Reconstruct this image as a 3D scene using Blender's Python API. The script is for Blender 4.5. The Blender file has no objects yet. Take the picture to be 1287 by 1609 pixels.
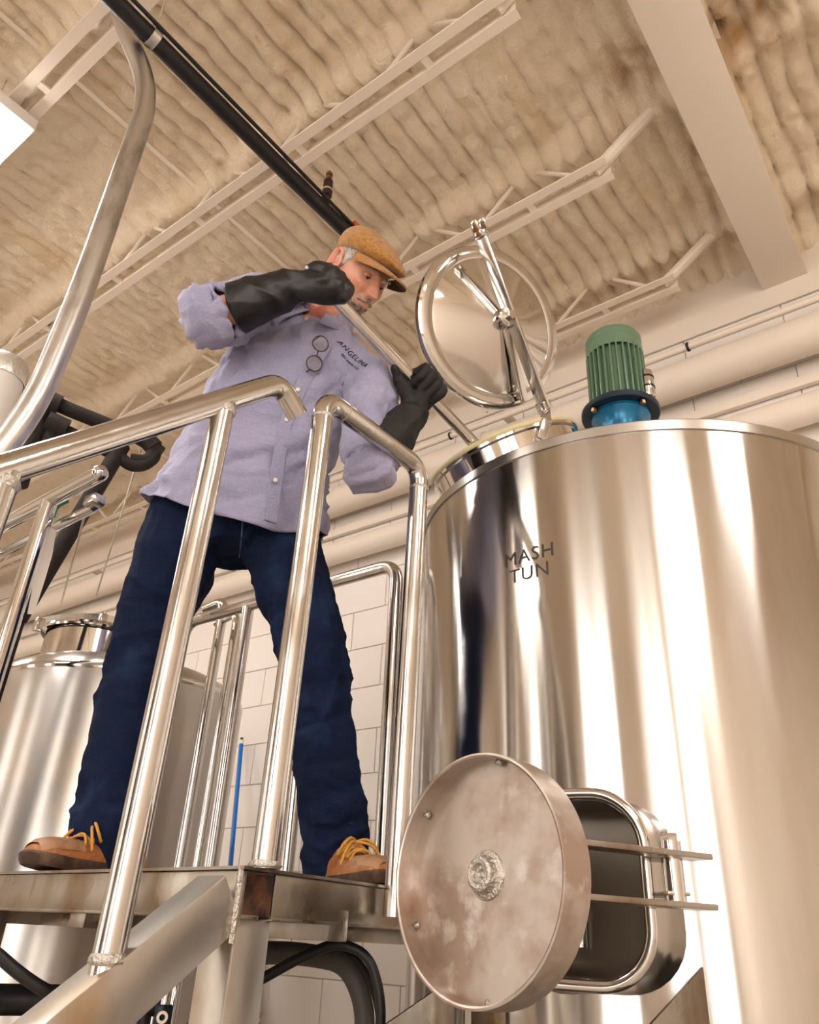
import bpy, bmesh, math, random
import numpy as np
from mathutils import Vector, Matrix
from mathutils.bvhtree import BVHTree

random.seed(7)
S = bpy.context.scene
COL = S.collection

# ------------------------------------------------------------------ camera
CZ = 1.15                                   # camera height above the floor
FPX, IW, IH = 1220.0, 1287.0, 1609.0
RM = np.array([[0.8002, 0.2579, 0.5415], [0.5980, -0.4117, -0.6877], [0.0456, 0.8741, -0.4836]])
cam_data = bpy.data.cameras.new('camera')
cam_data.sensor_fit = 'VERTICAL'
cam_data.sensor_height = 36.0
cam_data.sensor_width = 28.8
cam_data.lens = FPX / IH * 36.0
cam_data.clip_start = 0.05
cam = bpy.data.objects.new('camera', cam_data)
COL.objects.link(cam)
cam.matrix_world = Matrix.Translation((0, 0, CZ)) @ Matrix(RM.tolist()).to_4x4()
S.camera = cam

# ------------------------------------------------------------------ world and exposure
world = bpy.data.worlds.new('world')
S.world = world
world.use_nodes = True
world.node_tree.nodes['Background'].inputs[0].default_value = (1.0, 0.95, 0.9, 1)
world.node_tree.nodes['Background'].inputs[1].default_value = 0.3
S.view_settings.view_transform = 'Standard'
S.view_settings.look = 'None'
S.view_settings.gamma = 1.0
S.view_settings.use_curve_mapping = False
S.view_settings.exposure = 0.74
LAMP_POWER = 30.0        # emission of the ceiling lamp diffusers
WINDOW_POWER = 3.7       # emission of the daylit frosted panes behind the camera

# ------------------------------------------------------------------ helpers
def C(x, y, z):
    """point given relative to the camera's position, as a scene point"""
    return Vector((x, y, z + CZ))

def ray(px, py):
    return RM @ np.array([(px - IW / 2) / FPX, -(py - IH / 2) / FPX, -1.0])

def P(px, py, x=None, y=None, z=None, D=None):
    """where the line of sight through a photo pixel meets a known plane / distance"""
    d = ray(px, py)
    if x is not None: t = x / d[0]
    elif y is not None: t = y / d[1]
    elif z is not None: t = z / d[2]
    else: t = D / math.hypot(d[0], d[1])
    return C(*(d * t))

def lin(c):
    return tuple(((v / 255) / 12.92 if v / 255 <= .04045 else ((v / 255 + .055) / 1.055) ** 2.4) for v in c) + (1.0,)

MATS = {}
def mat(name, col, rough=.5, metal=0.0, bump=None, var=None, spec=.5, aniso=0.0, emit=None, trans=0.0, stains=None, coat=0.0, sheen=0.0, roughvar=0.0):
    """bump=(scale xyz or float, strength, detail), var=(scale, second colour, lo, hi)"""
    m = bpy.data.materials.new(name); m.use_nodes = True
    nt = m.node_tree; N = nt.nodes; L = nt.links
    b = N['Principled BSDF']
    b.inputs['Base Color'].default_value = col
    b.inputs['Roughness'].default_value = rough
    b.inputs['Metallic'].default_value = metal
    b.inputs['Specular IOR Level'].default_value = spec
    b.inputs['Anisotropic'].default_value = aniso
    if aniso:                                   # grain runs around the vessel: highlights stretch up and down
        tg = N.new('ShaderNodeTangent'); tg.direction_type = 'RADIAL'; tg.axis = 'Z'
        L.new(tg.outputs[0], b.inputs['Tangent']); b.inputs['Anisotropic Rotation'].default_value = .25
    b.inputs['Transmission Weight'].default_value = trans
    b.inputs['Coat Weight'].default_value = coat
    b.inputs['Sheen Weight'].default_value = sheen
    tc = N.new('ShaderNodeTexCoord')
    def noise(scale, detail=4, rough_=.55):
        mp = N.new('ShaderNodeMapping'); L.new(tc.outputs['Object'], mp.inputs[0])
        sc = scale if isinstance(scale, (tuple, list)) else (scale,) * 3
        mp.inputs['Scale'].default_value = sc
        n = N.new('ShaderNodeTexNoise'); n.inputs['Scale'].default_value = 1.0
        n.inputs['Detail'].default_value = detail; n.inputs['Roughness'].default_value = rough_
        L.new(mp.outputs[0], n.inputs['Vector'])
        return n
    cur = None
    for v in ([var] if var and not isinstance(var, list) else (var or [])):
        sc, c2, lo, hi = v
        n = noise(sc)
        r = N.new('ShaderNodeMapRange'); r.inputs[1].default_value = lo; r.inputs[2].default_value = hi
        L.new(n.outputs[0], r.inputs[0])
        mx = N.new('ShaderNodeMix'); mx.data_type = 'RGBA'
        L.new(r.outputs[0], mx.inputs[0])
        if cur is None: mx.inputs[6].default_value = col
        else: L.new(cur, mx.inputs[6])
        mx.inputs[7].default_value = c2
        cur = mx.outputs[2]
    if cur is not None: L.new(cur, b.inputs['Base Color'])
    if roughvar:
        n = noise((9, 9, .9) if aniso else 9.0, 3); r = N.new('ShaderNodeMapRange'); r.inputs[1].default_value = .35; r.inputs[2].default_value = .7
        r.inputs[3].default_value = max(.02, rough - roughvar); r.inputs[4].default_value = rough + roughvar
        L.new(n.outputs[0], r.inputs[0]); L.new(r.outputs[0], b.inputs['Roughness'])
    if bump:
        prev = None
        for (sc, st, de) in (bump if isinstance(bump, list) else [bump]):
            n = noise(sc, de)
            bp = N.new('ShaderNodeBump'); bp.inputs['Strength'].default_value = st
            bp.inputs['Distance'].default_value = .01
            L.new(n.outputs[0], bp.inputs['Height'])
            if prev: L.new(prev, bp.inputs['Normal'])
            prev = bp.outputs[0]
        L.new(prev, b.inputs['Normal'])
    if emit:
        b.inputs['Emission Color'].default_value = emit[0]; b.inputs['Emission Strength'].default_value = emit[1]
    MATS[name] = m
    return m

mat('wall_paint', lin((238, 230, 222)), .5, bump=((60, 60, 60), .12, 3))
mat('mortar', lin((228, 214, 198)), .7)
mat('upper_paint', lin((234, 221, 205)), .5, bump=(40, .1, 3))
mat('foam', lin((238, 220, 194)), .9, bump=[(45, .8, 6), (140, .5, 4)], var=[((3.2, 1.6, 3), lin((226, 200, 160)), .58, .78), ((16, 8, 16), lin((206, 168, 112)), .66, .82)])
fm = MATS['foam']; nt_ = fm.node_tree; bs_ = nt_.nodes['Principled BSDF']
src_ = bs_.inputs['Base Color'].links[0].from_socket
at_ = nt_.nodes.new('ShaderNodeAttribute'); at_.attribute_name = 'stain'
mx_ = nt_.nodes.new('ShaderNodeMix'); mx_.data_type = 'RGBA'
nt_.links.new(at_.outputs['Fac'], mx_.inputs[0]); nt_.links.new(src_, mx_.inputs[6]); mx_.inputs[7].default_value = lin((172, 126, 66))
nt_.links.new(mx_.outputs[2], bs_.inputs['Base Color'])
mat('joist_paint', lin((240, 226, 208)), .5, bump=(25, .08, 3), var=((9, 9, 9), lin((222, 194, 160)), .66, .8))
mat('beam_paint', lin((238, 226, 210)), .45, bump=(18, .06, 3), var=((30, 30, 30), lin((170, 105, 50)), .77, .8))
mat('concrete', lin((186, 174, 160)), .35, var=(2, lin((160, 148, 136)), .4, .7))
STEEL = lin((196, 188, 178))
mat('tank_steel', lin((200, 197, 193)), .17, 1.0, bump=[((5, 5, .3), .26, 1), ((16, 16, .4), .10, 1)], aniso=.95, roughvar=.03, var=((5, 5, .6), lin((184, 175, 165)), .5, .75))
mat('tank_steel_dull', lin((186, 182, 177)), .30, 1.0, bump=[((5, 5, .8), .2, 1)], aniso=.7, var=((5, 5, 5), lin((198, 188, 176)), .5, .7))
mat('rail_steel', lin((202, 198, 193)), .19, 1.0, bump=((50, 50, 8), .05, 2), var=((16, 16, 5), lin((196, 178, 154)), .60, .78), roughvar=.06)
mat('polished', lin((210, 207, 203)), .09, 1.0, bump=((7, 7, 7), .06, 2))
mat('lid_steel', lin((206, 203, 199)), .10, 1.0, bump=((5, 5, 5), .08, 3), roughvar=.05)
mat('door_steel', lin((194, 184, 174)), .40, 1.0, bump=((14, 14, 14), .12, 5), var=[((9, 9, 9), lin((164, 144, 130)), .45, .65), ((24, 24, 24), lin((208, 200, 194)), .55, .72)])
mat('deck_steel', lin((166, 158, 146)), .34, 1.0, bump=((30, 30, 12), .12, 4), var=[((7, 7, 4), lin((132, 108, 82)), .5, .72), ((30, 30, 9), lin((96, 66, 42)), .66, .82)], roughvar=.1)
mat('tube_steel', lin((196, 190, 180)), .38, 1.0, bump=((20, 20, 14), .10, 3), var=((8, 8, 5), lin((180, 158, 130)), .55, .75))
mat('galvanized', lin((208, 206, 203)), .33, 1.0, bump=((40, 40, 10), .08, 3), var=((18, 18, 6), lin((160, 156, 150)), .5, .7))
mat('weld', lin((196, 190, 182)), .4, 1.0, bump=((150, 150, 150), .6, 3))
mat('rust', lin((92, 58, 36)), .7, .3, bump=(60, .5, 5), var=(24, lin((44, 30, 24)), .45, .6))
mat('black_pipe', lin((28, 26, 28)), .42, .25, bump=(60, .1, 4), var=(20, lin((62, 58, 58)), .62, .8))
mat('black_rubber', lin((24, 22, 22)), .5, bump=(40, .1, 3))
mat('hose_grey', lin((74, 70, 64)), .55, bump=(40, .1, 3))
mat('dark_foam', lin((36, 29, 26)), .85, bump=(70, .4, 4))
mat('engraving', lin((58, 48, 40)), .6)
mat('inner_shade', lin((104, 98, 90)), .28, 1.0, bump=((8, 8, 8), .15, 3))  # steel colour darkened to stand for the unlit inside of the manway
mat('gasket', lin((206, 196, 150)), .5)
mat('motor_green', lin((104, 132, 106)), .34, .1, bump=(50, .08, 3), var=(14, lin((110, 136, 114)), .52, .75))
mat('motor_blue', lin((24, 110, 150)), .25, .3, var=(12, lin((14, 70, 110)), .5, .7))
mat('motor_dark', lin((40, 54, 66)), .4, .4, var=(16, lin((86, 66, 52)), .62, .78))
mat('brass', lin((150, 120, 92)), .35, 1.0)
mat('fitting_brown', lin((78, 50, 40)), .5, .4, var=(30, lin((50, 34, 30)), .4, .6))
mat('orange_paint', lin((206, 84, 34)), .5)
mat('foil', lin((232, 229, 224)), .30, .75, bump=[((26, 26, 14), .9, 5)])
mat('duct_white', lin((240, 236, 230)), .35, bump=[((12, 12, 8), .3, 3)])
mat('white_plastic', lin((236, 230, 222)), .4)
mat('blue_fiberglass', lin((14, 120, 214)), .35)
mat('green_plastic', lin((28, 130, 74)), .4)
mat('strap_white', lin((236, 228, 218)), .7, var=(26, lin((232, 150, 50)), .64, .68))
mat('wire', lin((206, 196, 180)), .5, .6)
mat('lamp_housing', lin((238, 232, 226)), .4)
mat('lamp_diffuser', lin((255, 250, 244)), .4, emit=((1.0, .955, .92, 1), LAMP_POWER))
mat('window_pane', lin((240, 240, 240)), .4, emit=((1.0, .96, .93, 1), WINDOW_POWER))
mat('added_dark', lin((92, 76, 64)), .5)  # for unseen panels added to darken a band of the tank's reflection
mat('window_frame', lin((96, 84, 74)), .5)
# the person
mat('skin', lin((220, 158, 130)), .38, bump=[(160, .10, 4), (45, .10, 3)], var=[((14, 14, 14), lin((212, 118, 92)), .50, .72), ((60, 60, 60), lin((232, 176, 150)), .6, .8)])
mat('shirt', lin((152, 148, 176)), .8, bump=[((420, 420, 420), .10, 2), ((9, 9, 30), .75, 5), ((30, 26, 12), .4, 4)], var=[((6, 6, 6), lin((140, 139, 168)), .45, .65), ((300, 300, 300), lin((162, 162, 188)), .5, .7)], sheen=.2)
mat('shirt_thread', lin((128, 126, 160)), .8)
mat('denim', lin((17, 27, 52)), .9, bump=[((500, 500, 500), .12, 2), ((14, 14, 34), .6, 5)], var=[((4.5, 4.5, 3), lin((40, 62, 96)), .54, .76), ((350, 350, 350), lin((32, 46, 78)), .55, .75)], spec=.15)
mat('denim_thread', lin((62, 84, 122)), .8)
mat('glove_rubber', lin((15, 14, 15)), .42, bump=[(34, .22, 4)], spec=.5)
mat('glove_cloth', lin((22, 20, 19)), .72, bump=[(60, .2, 4), (300, .1, 2)])
mat('cap_wool', lin((176, 122, 52)), .95, bump=[((260, 260, 260), .5, 3)], var=[((90, 90, 90), lin((140, 94, 40)), .46, .66), ((240, 240, 240), lin((196, 148, 76)), .55, .7)], sheen=.3)
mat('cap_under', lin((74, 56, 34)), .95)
mat('grey_hair', lin((206, 200, 194)), .6, bump=[((200, 200, 60), .8, 3)], var=((70, 70, 20), lin((128, 116, 108)), .48, .66))
mat('dark_hair', lin((104, 90, 80)), .6, bump=[((200, 200, 60), .8, 3)], var=((60, 60, 20), lin((160, 150, 142)), .5, .66))
mat('beard_hair', lin((190, 172, 156)), .65, bump=[((240, 240, 90), .9, 3)], var=((80, 80, 40), lin((140, 112, 90)), .45, .62))
mat('eye_white', lin((222, 206, 196)), .2)
mat('iris', lin((52, 38, 30)), .15)
mat('lip', lin((168, 92, 80)), .4)
mat('button', lin((222, 214, 204)), .3)
mat('leather', lin((176, 112, 62)), .42, bump=[(60, .25, 5)], var=[((18, 18, 18), lin((140, 82, 40)), .45, .66), ((50, 50, 50), lin((204, 150, 102)), .58, .75)])
mat('leather_toe', lin((178, 136, 100)), .55, bump=[(80, .2, 5)], var=((24, 24, 24), lin((146, 104, 70)), .45, .66))
mat('sole', lin((66, 46, 34)), .7, bump=[(60, .3, 4)], var=(20, lin((104, 78, 56)), .5, .7))
mat('lace', lin((206, 150, 60)), .6, bump=[(200, .4, 2)])
mat('frame_dark', lin((58, 46, 40)), .25)
mat('lens', (1, 1, 1, 1), .02, trans=1.0)
mat('logo', lin((38, 36, 48)), .8)

def setp(o, label=None, cat=None, group=None, kind=None):
    if label: o['label'] = label
    if cat: o['category'] = cat
    if group: o['group'] = group
    if kind: o['kind'] = kind
    return o

def link(name, me, m=None, parent=None, smooth=True, loc=None):
    """link a mesh given in scene coordinates; origin is moved to its middle"""
    n = len(me.vertices)
    co = np.empty(n * 3, 'f'); me.vertices.foreach_get('co', co); co = co.reshape(-1, 3)
    c = (co.min(0) + co.max(0)) / 2
    co -= c
    me.vertices.foreach_set('co', co.ravel())
    if m is not None:
        me.materials.clear(); me.materials.append(MATS[m] if isinstance(m, str) else m)
    if smooth: me.polygons.foreach_set('use_smooth', [True] * len(me.polygons))
    me.update()
    o = bpy.data.objects.new(name, me)
    COL.objects.link(o)
    o.location = Vector(c.tolist())
    if parent is not None: adopt(o, parent)
    return o

def wloc(o):
    v = Vector(o.location)
    while o.parent is not None:
        o = o.parent; v = v + Vector(o.location)
    return v

def adopt(o, parent):
    """parent without moving (only translations are used on parents)"""
    o.parent = parent
    o.location = Vector(o.location) - wloc(parent)

def thing(name, loc, label, cat, group=None):
    o = bpy.data.objects.new(name, None); COL.objects.link(o)
    o.empty_display_size = .1
    o.location = Vector(loc)
    return setp(o, label, cat, group)

def mesh_from(verts, faces, name='m'):
    me = bpy.data.meshes.new(name)
    me.from_pydata([tuple(v) for v in verts], [], [tuple(f) for f in faces])
    me.validate(); me.update()
    return me

def bm_mesh(bm, name='m'):
    me = bpy.data.meshes.new(name)
    bmesh.ops.recalc_face_normals(bm, faces=bm.faces)
    bm.to_mesh(me); bm.free()
    return me

def join_meshes(mes):
    V, F, off = [], [], 0
    for me in mes:
        V += [tuple(v.co) for v in me.vertices]
        F += [tuple(i + off for i in p.vertices) for p in me.polygons]
        off += len(me.vertices)
    return mesh_from(V, F)

def box_mesh(center, size, rot=None, bevel=0.0, segs=2):
    bm = bmesh.new()
    bmesh.ops.create_cube(bm, size=1)
    bmesh.ops.scale(bm, vec=Vector(size), verts=bm.verts)
    if bevel:
        bmesh.ops.bevel(bm, geom=list(bm.edges), offset=bevel, segments=segs, affect='EDGES', profile=.5)
    if rot is not None: bmesh.ops.transform(bm, matrix=rot.to_4x4(), verts=bm.verts)
    bmesh.ops.translate(bm, vec=Vector(center), verts=bm.verts)
    return bm_mesh(bm)

def bar_mesh(a, b, w, h, up=Vector((0, 0, 1)), bevel=.003):
    """box from a to b, w across, h along up"""
    a = Vector(a); b = Vector(b); d = (b - a); L = d.length; d.normalize()
    s = d.cross(up).normalized(); u = s.cross(d).normalized()
    R = Matrix((s, d, u)).transposed()
    return box_mesh((a + b) / 2, (w, L, h), R, bevel)

def frames(pts):
    pts = [Vector(p) for p in pts]
    T = []
    for i in range(len(pts)):
        a = pts[max(i - 1, 0)]; b = pts[min(i + 1, len(pts) - 1)]
        T.append((b - a).normalized())
    n = T[0].orthogonal().normalized()
    out = []
    for i, t in enumerate(T):
        n = (n - t * n.dot(t)).normalized()
        out.append((t, n, t.cross(n)))
    return out

def fillet(pts, r, n=8):
    pts = [Vector(p) for p in pts]
    if r <= 0 or len(pts) < 3: return pts
    out = [pts[0]]
    for i in range(1, len(pts) - 1):
        p = pts[i]; a = (pts[i - 1] - p); b = (pts[i + 1] - p)
        rr = min(r, a.length * .49, b.length * .49)
        p1 = p + a.normalized() * rr; p2 = p + b.normalized() * rr
        for k in range(n + 1):
            t = k / n
            out.append(p1 * (1 - t) ** 2 + p * 2 * t * (1 - t) + p2 * t * t)
    out.append(pts[-1])
    return out

def tube_mesh(pts, r, seg=20, bend=0.0, caps=True):
    pts = fillet(pts, bend)
    rr = r if isinstance(r, (list, tuple)) else [r] * len(pts)
    fr = frames(pts)
    V, F = [], []
    for p, (t, n, b), q in zip(pts, fr, rr):
        for k in range(seg):
            a = 2 * math.pi * k / seg
            V.append(p + n * math.cos(a) * q + b * math.sin(a) * q)
    for i in range(len(pts) - 1):
        for k in range(seg):
            k2 = (k + 1) % seg
            F.append((i * seg + k, i * seg + k2, (i + 1) * seg + k2, (i + 1) * seg + k))
    if caps:
        F.append(tuple(range(seg))[::-1]); F.append(tuple(range((len(pts) - 1) * seg, len(pts) * seg)))
    return mesh_from(V, F)

def lathe_mesh(profile, origin, axis=Vector((0, 0, 1)), seg=48, closed=False):
    """profile = [(radius, height)] turned around axis through origin"""
    axis = Vector(axis).normalized(); n = axis.orthogonal().normalized(); b = axis.cross(n)
    origin = Vector(origin)
    V, F = [], []
    for (r, h) in profile:
        for k in range(seg):
            a = 2 * math.pi * k / seg
            V.append(origin + axis * h + (n * math.cos(a) + b * math.sin(a)) * max(r, 1e-5))
    m = len(profile)
    for i in range(m - 1 if not closed else m):
        j = (i + 1) % m
        for k in range(seg):
            k2 = (k + 1) % seg
            F.append((i * seg + k, i * seg + k2, j * seg + k2, j * seg + k))
    me = mesh_from(V, F)
    bm = bmesh.new(); bm.from_mesh(me)
    bmesh.ops.remove_doubles(bm, verts=bm.verts, dist=1e-4)
    bmesh.ops.recalc_face_normals(bm, faces=bm.faces)
    bm.to_mesh(me); bm.free()
    return me

def sharp(o, angle=35):
    """smooth shading broken at hard edges"""
    me = o.data
    bm = bmesh.new(); bm.from_mesh(me)
    lim = math.radians(angle)
    for e in bm.edges:
        if len(e.link_faces) == 2 and e.calc_face_angle(0) > lim: e.smooth = False
    bm.to_mesh(me); bm.free()
    return o

def part(name, me, m, parent, hard=True, label=None):
    o = link(name, me, m, parent)
    if hard: sharp(o)
    if label: o['label'] = label
    return o

# value noise for shaping meshes
_rng = np.random.RandomState(3)
_tab = _rng.rand(64, 64, 64)
def vnoise(p):
    """p (n,3) -> 0..1 smooth value noise"""
    p = np.asarray(p, float); i = np.floor(p).astype(int); f = p - i
    f = f * f * (3 - 2 * f)
    r = 0
    for dx in (0, 1):
        for dy in (0, 1):
            for dz in (0, 1):
                w = (f[:, 0] if dx else 1 - f[:, 0]) * (f[:, 1] if dy else 1 - f[:, 1]) * (f[:, 2] if dz else 1 - f[:, 2])
                r = r + w * _tab[(i[:, 0] + dx) % 64, (i[:, 1] + dy) % 64, (i[:, 2] + dz) % 64]
    return r
def fbm(p, o=4):
    r = 0; a = .5; p = np.asarray(p, float)
    for k in range(o):
        r = r + a * (vnoise(p + 17.3 * k) - .5); p = p * 2.03; a *= .5
    return r

def get_co(me):
    co = np.empty(len(me.vertices) * 3); me.vertices.foreach_get('co', co); return co.reshape(-1, 3)
def set_co(me, co):
    me.vertices.foreach_set('co', np.asarray(co, 'f').ravel()); me.update()
def get_no(me):
    return np.array([tuple(v.normal) for v in me.vertices])

def remesh(me, voxel, smooth=4, factor=.5):
    o = bpy.data.objects.new('tmp', me); COL.objects.link(o)
    md = o.modifiers.new('r', 'REMESH'); md.mode = 'VOXEL'; md.voxel_size = voxel
    if smooth:
        sm = o.modifiers.new('s', 'SMOOTH'); sm.iterations = smooth; sm.factor = factor
    dg = bpy.context.evaluated_depsgraph_get(); dg.update()
    out = bpy.data.meshes.new_from_object(o.evaluated_get(dg))
    bpy.data.objects.remove(o)
    return out

def text_mesh(body, size, extrude=.0):
    cu = bpy.data.curves.new('t', 'FONT'); cu.body = body; cu.size = size; cu.align_x = 'CENTER'; cu.align_y = 'CENTER'
    cu.resolution_u = 3; cu.space_character = 1.12
    o = bpy.data.objects.new('t', cu); COL.objects.link(o)
    dg = bpy.context.evaluated_depsgraph_get(); dg.update()
    me = bpy.data.meshes.new_from_object(o.evaluated_get(dg))
    bpy.data.objects.remove(o)
    return me

# ================================================================== THE ROOM
X0, X1, Y0, YW, ZC = -9.0, 5.0, -5.0, 3.10, 3.03 + CZ
def struct(name, me, m, hard=True):
    o = link(name, me, m); 
    if hard: sharp(o)
    return setp(o, kind='structure')

struct('floor', box_mesh(((X0 + X1) / 2, (Y0 + YW) / 2, -.05), (X1 - X0 + .4, YW - Y0 + .4, .1)), 'concrete')
wall_back = struct('wall_back', box_mesh(((X0 + X1) / 2, YW + .104, ZC / 2 + .1), (X1 - X0 + .4, .2, ZC + .2)), 'mortar')
struct('wall_left', box_mesh((X0 - .1, (Y0 + YW) / 2, ZC / 2 + .1), (.2, YW - Y0, ZC + .2)), 'upper_paint')
struct('wall_right', box_mesh((X1 + .1, (Y0 + YW) / 2, ZC / 2 + .1), (.2, YW - Y0, ZC + .2)), 'upper_paint')

# painted concrete blocks of the back wall
COURSE, BL = .224, .45
bm = bmesh.new(); bmesh.ops.create_cube(bm, size=1)
bmesh.ops.scale(bm, vec=(BL - .004, .016, COURSE - .004), verts=bm.verts)
bmesh.ops.bevel(bm, geom=list(bm.edges), offset=.0025, segments=1, affect='EDGES')
block_me = bm_mesh(bm, 'block'); block_me.materials.append(MATS['wall_paint'])
zc0 = 1.176 + CZ
rows = [(k, zc0 + (k + .5) * COURSE) for k in range(-9, 9)]
nb = 0
rest = []
for k, z in rows:
    if z + COURSE / 2 > ZC + .05: continue
    for j in range(-14, 6):
        x = -1.0 + j * BL + (BL / 2 if k % 2 else 0)
        if x > 1.4 or x < -7.0: continue
        y = YW + .0008 * random.random()
        rest.append((x, y, z))
rest.sort(key=lambda q: (Vector(q) - Vector((-2.2, 2, 2.0))).length)
for i, q in enumerate(rest[:300]):
    b = bpy.data.objects.new('block', block_me); COL.objects.link(b)
    b.location = q; adopt(b, wall_back)
def box_soup(centres, size):
    V, F = [], []
    for c in centres:
        o = len(V)
        for dx in (-.5, .5):
            for dy in (-.5, .5):
                for dz in (-.5, .5):
                    V.append((c[0] + dx * size[0], c[1] + dy * size[1], c[2] + dz * size[2]))
        F += [(o, o + 1, o + 3, o + 2), (o + 4, o + 6, o + 7, o + 5), (o, o + 4, o + 5, o + 1), (o + 2, o + 3, o + 7, o + 6), (o, o + 2, o + 6, o + 4), (o + 1, o + 5, o + 7, o + 3)]
    return mesh_from(V, F)
far = rest[300:]
for k, z in [(k, zc0 + (k + .5) * COURSE) for k in range(-11, 9)]:
    for j in range(-20, 14):
        x = -1.0 + j * BL + (BL / 2 if k % 2 else 0)
        if (x > 1.4 or x < -7.0 or k < -9) and X0 < x < X1 and z < ZC: far.append((x, YW, z))
o = link('block_field', box_soup(far, (BL - .004, .016, COURSE - .004)), 'wall_paint', wall_back, smooth=False); o['kind'] = 'stuff'

# front wall behind the camera with two daylit glazed bays
WX = [(-7.7, -6.6), (-4.9, -4.3), (-1.5, -.1), (1.4, 2.9), (3.3, 4.7)]
wz0, wz1 = .25, 3.75
segs = [X0 - .2] + [v for w in WX for v in w] + [X1 + .2]
pieces = []
for i in range(0, len(segs), 2):
    pieces.append(((segs[i] + segs[i + 1]) / 2, (ZC + .2) / 2, segs[i + 1] - segs[i], ZC + .2))
for a, b in WX:
    pieces.append(((a + b) / 2, wz0 / 2, b - a, wz0)); pieces.append(((a + b) / 2, (wz1 + ZC + .2) / 2, b - a, ZC + .2 - wz1))
struct('wall_front', join_meshes([box_mesh((cx, Y0 - .1, cz), (sx, .2, sz)) for cx, cz, sx, sz in pieces]), 'upper_paint')
for i, (a, b) in enumerate(WX):
    w = thing('window_%d' % (i + 1), ((a + b) / 2, Y0 - .05, wz0), None, None); w['kind'] = 'structure'
    nx, nz = 2, 3
    for ix in range(nx):
        for iz in range(nz):
            sx = (b - a) / nx; sz = (wz1 - wz0) / nz
            part('pane', box_mesh((a + (ix + .5) * sx, Y0 - .06, wz0 + (iz + .5) * sz), (sx - .08, .01, sz - .06)), 'window_pane', w)
    fr = [box_mesh((a + ix * (b - a) / nx, Y0 - .05, (wz0 + wz1) / 2), (.10 if 0 < ix < nx else .06, .06, wz1 - wz0)) for ix in range(nx + 1)]
    fr += [box_mesh(((a + b) / 2, Y0 - .05, wz0 + iz * (wz1 - wz0) / nz), (b - a, .06, .06)) for iz in range(nz + 1)]
    part('window_frame', join_meshes(fr), 'window_frame', w)

dr = thing('added_dark_panels', (-2.9, Y0 + .02, 0), None, None); dr['kind'] = 'structure'  # unseen, added behind the camera so the tank reflects a dark band
for i in range(7):
    part('panel', box_mesh((-2.9, Y0 + .03, .24 + i * .46), (1.7, .05, .45), bevel=.01), 'added_dark', dr)
# ---- sprayed foam ceiling on a ribbed deck (ribs run towards the back wall)
JY = [-.22, .53, 1.286, 2.053, 2.80]
gx = np.concatenate([np.arange(-9.1, -5.6, .03), np.arange(-5.6, 1.6, .0105), np.arange(1.6, 5.2, .12)])
gy = np.concatenate([np.arange(-5.1, -.5, .12), np.arange(-.5, 3.14, .019)])
GX, GY = np.meshgrid(gx, gy)
pp = np.stack([GX.ravel(), GY.ravel(), np.zeros(GX.size)], 1)
warp = fbm(pp * [2.2, 1.4, 1], 3) * .06 + fbm(pp * [11, 7, 1] + 5, 3) * .035
PITCH = .087
ph = ((pp[:, 0] + warp) / PITCH)
t = np.abs((ph % 1.0) - .5) * 2                      # 0 at rib crown, 1 in the crease
rid = np.floor(ph)
crown = np.sqrt(np.clip(1 - t ** 2.2, 0, 1))
amp = .042 * np.clip(.35 + 1.5 * vnoise(np.stack([pp[:, 0] * 1.1, pp[:, 1] * 1.3, pp[:, 0] * 0 + 4.2], 1)), .3, 1.2)
amp *= np.where(pp[:, 0] < -2.2, np.clip(1 + (pp[:, 0] + 2.2) * .35, .45, 1), 1)
lump = fbm(np.stack([rid * 3.7, pp[:, 1] * 16, rid * 0 + 1], 1), 3) * .046
z = ZC - amp * crown - lump * crown - fbm(pp * [26, 22, 1], 4) * .042 - fbm(pp * [3, 3, 1] + 9, 3) * .05 - fbm(pp * [60, 45, 1], 2) * .010
for jy in JY:                                          # foam piled on the joists' top chords
    wob = fbm(np.stack([pp[:, 0] * 4, pp[:, 0] * 0 + jy * 9, pp[:, 0] * 0], 1), 3) * .05
    z -= (.055 + .03 * fbm(pp * [9, 9, 1] + jy, 3)) * np.exp(-((pp[:, 1] - jy - wob) / .06) ** 2)
z -= .10 * np.exp(-((pp[:, 0] + .27) / .10) ** 2)
z -= .10 * np.clip((pp[:, 1] - 2.93) / .17, 0, 1)
stain = np.zeros(len(pp))
for (px_, py_, rad_, amt_, pit_) in ((1010, 100, .14, .5, .02), (1160, 45, .20, .9, .08), (1130, 55, .07, 1.0, .10), (985, 125, .05, .6, .03), (350, 255, .035, .5, .06), (240, 342, .03, .5, .05), (1110, 230, .05, .7, .03)):
    q_ = P(px_, py_, z=3.0); dd_ = np.hypot(pp[:, 0] - q_.x, pp[:, 1] - q_.y) + fbm(pp * [14, 14, 1] + px_, 3) * rad_ * 1.2
    k_ = np.clip(1.25 - dd_ / rad_, 0, 1)
    stain = np.maximum(stain, amt_ * k_ * np.clip(vnoise(pp * [30, 22, 1] + 3) * 1.9 - .25, 0, 1)); z += pit_ * k_ ** 2 * .8
V = np.stack([pp[:, 0], pp[:, 1], z], 1)
nx_, ny_ = len(gx), len(gy)
idx = np.arange(nx_ * ny_).reshape(ny_, nx_)
F = np.stack([idx[:-1, :-1], idx[1:, :-1], idx[1:, 1:], idx[:-1, 1:]], -1).reshape(-1, 4)
me = bpy.data.meshes.new('ceiling')
me.vertices.add(len(V)); me.vertices.foreach_set('co', V.astype('f').ravel())
me.loops.add(F.size); me.loops.foreach_set('vertex_index', F.ravel().astype('i'))
me.polygons.add(len(F)); me.polygons.foreach_set('loop_start', np.arange(0, F.size, 4, dtype='i')); me.polygons.foreach_set('loop_total', np.full(len(F), 4, 'i'))
me.update(calc_edges=True); me.validate()
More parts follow.
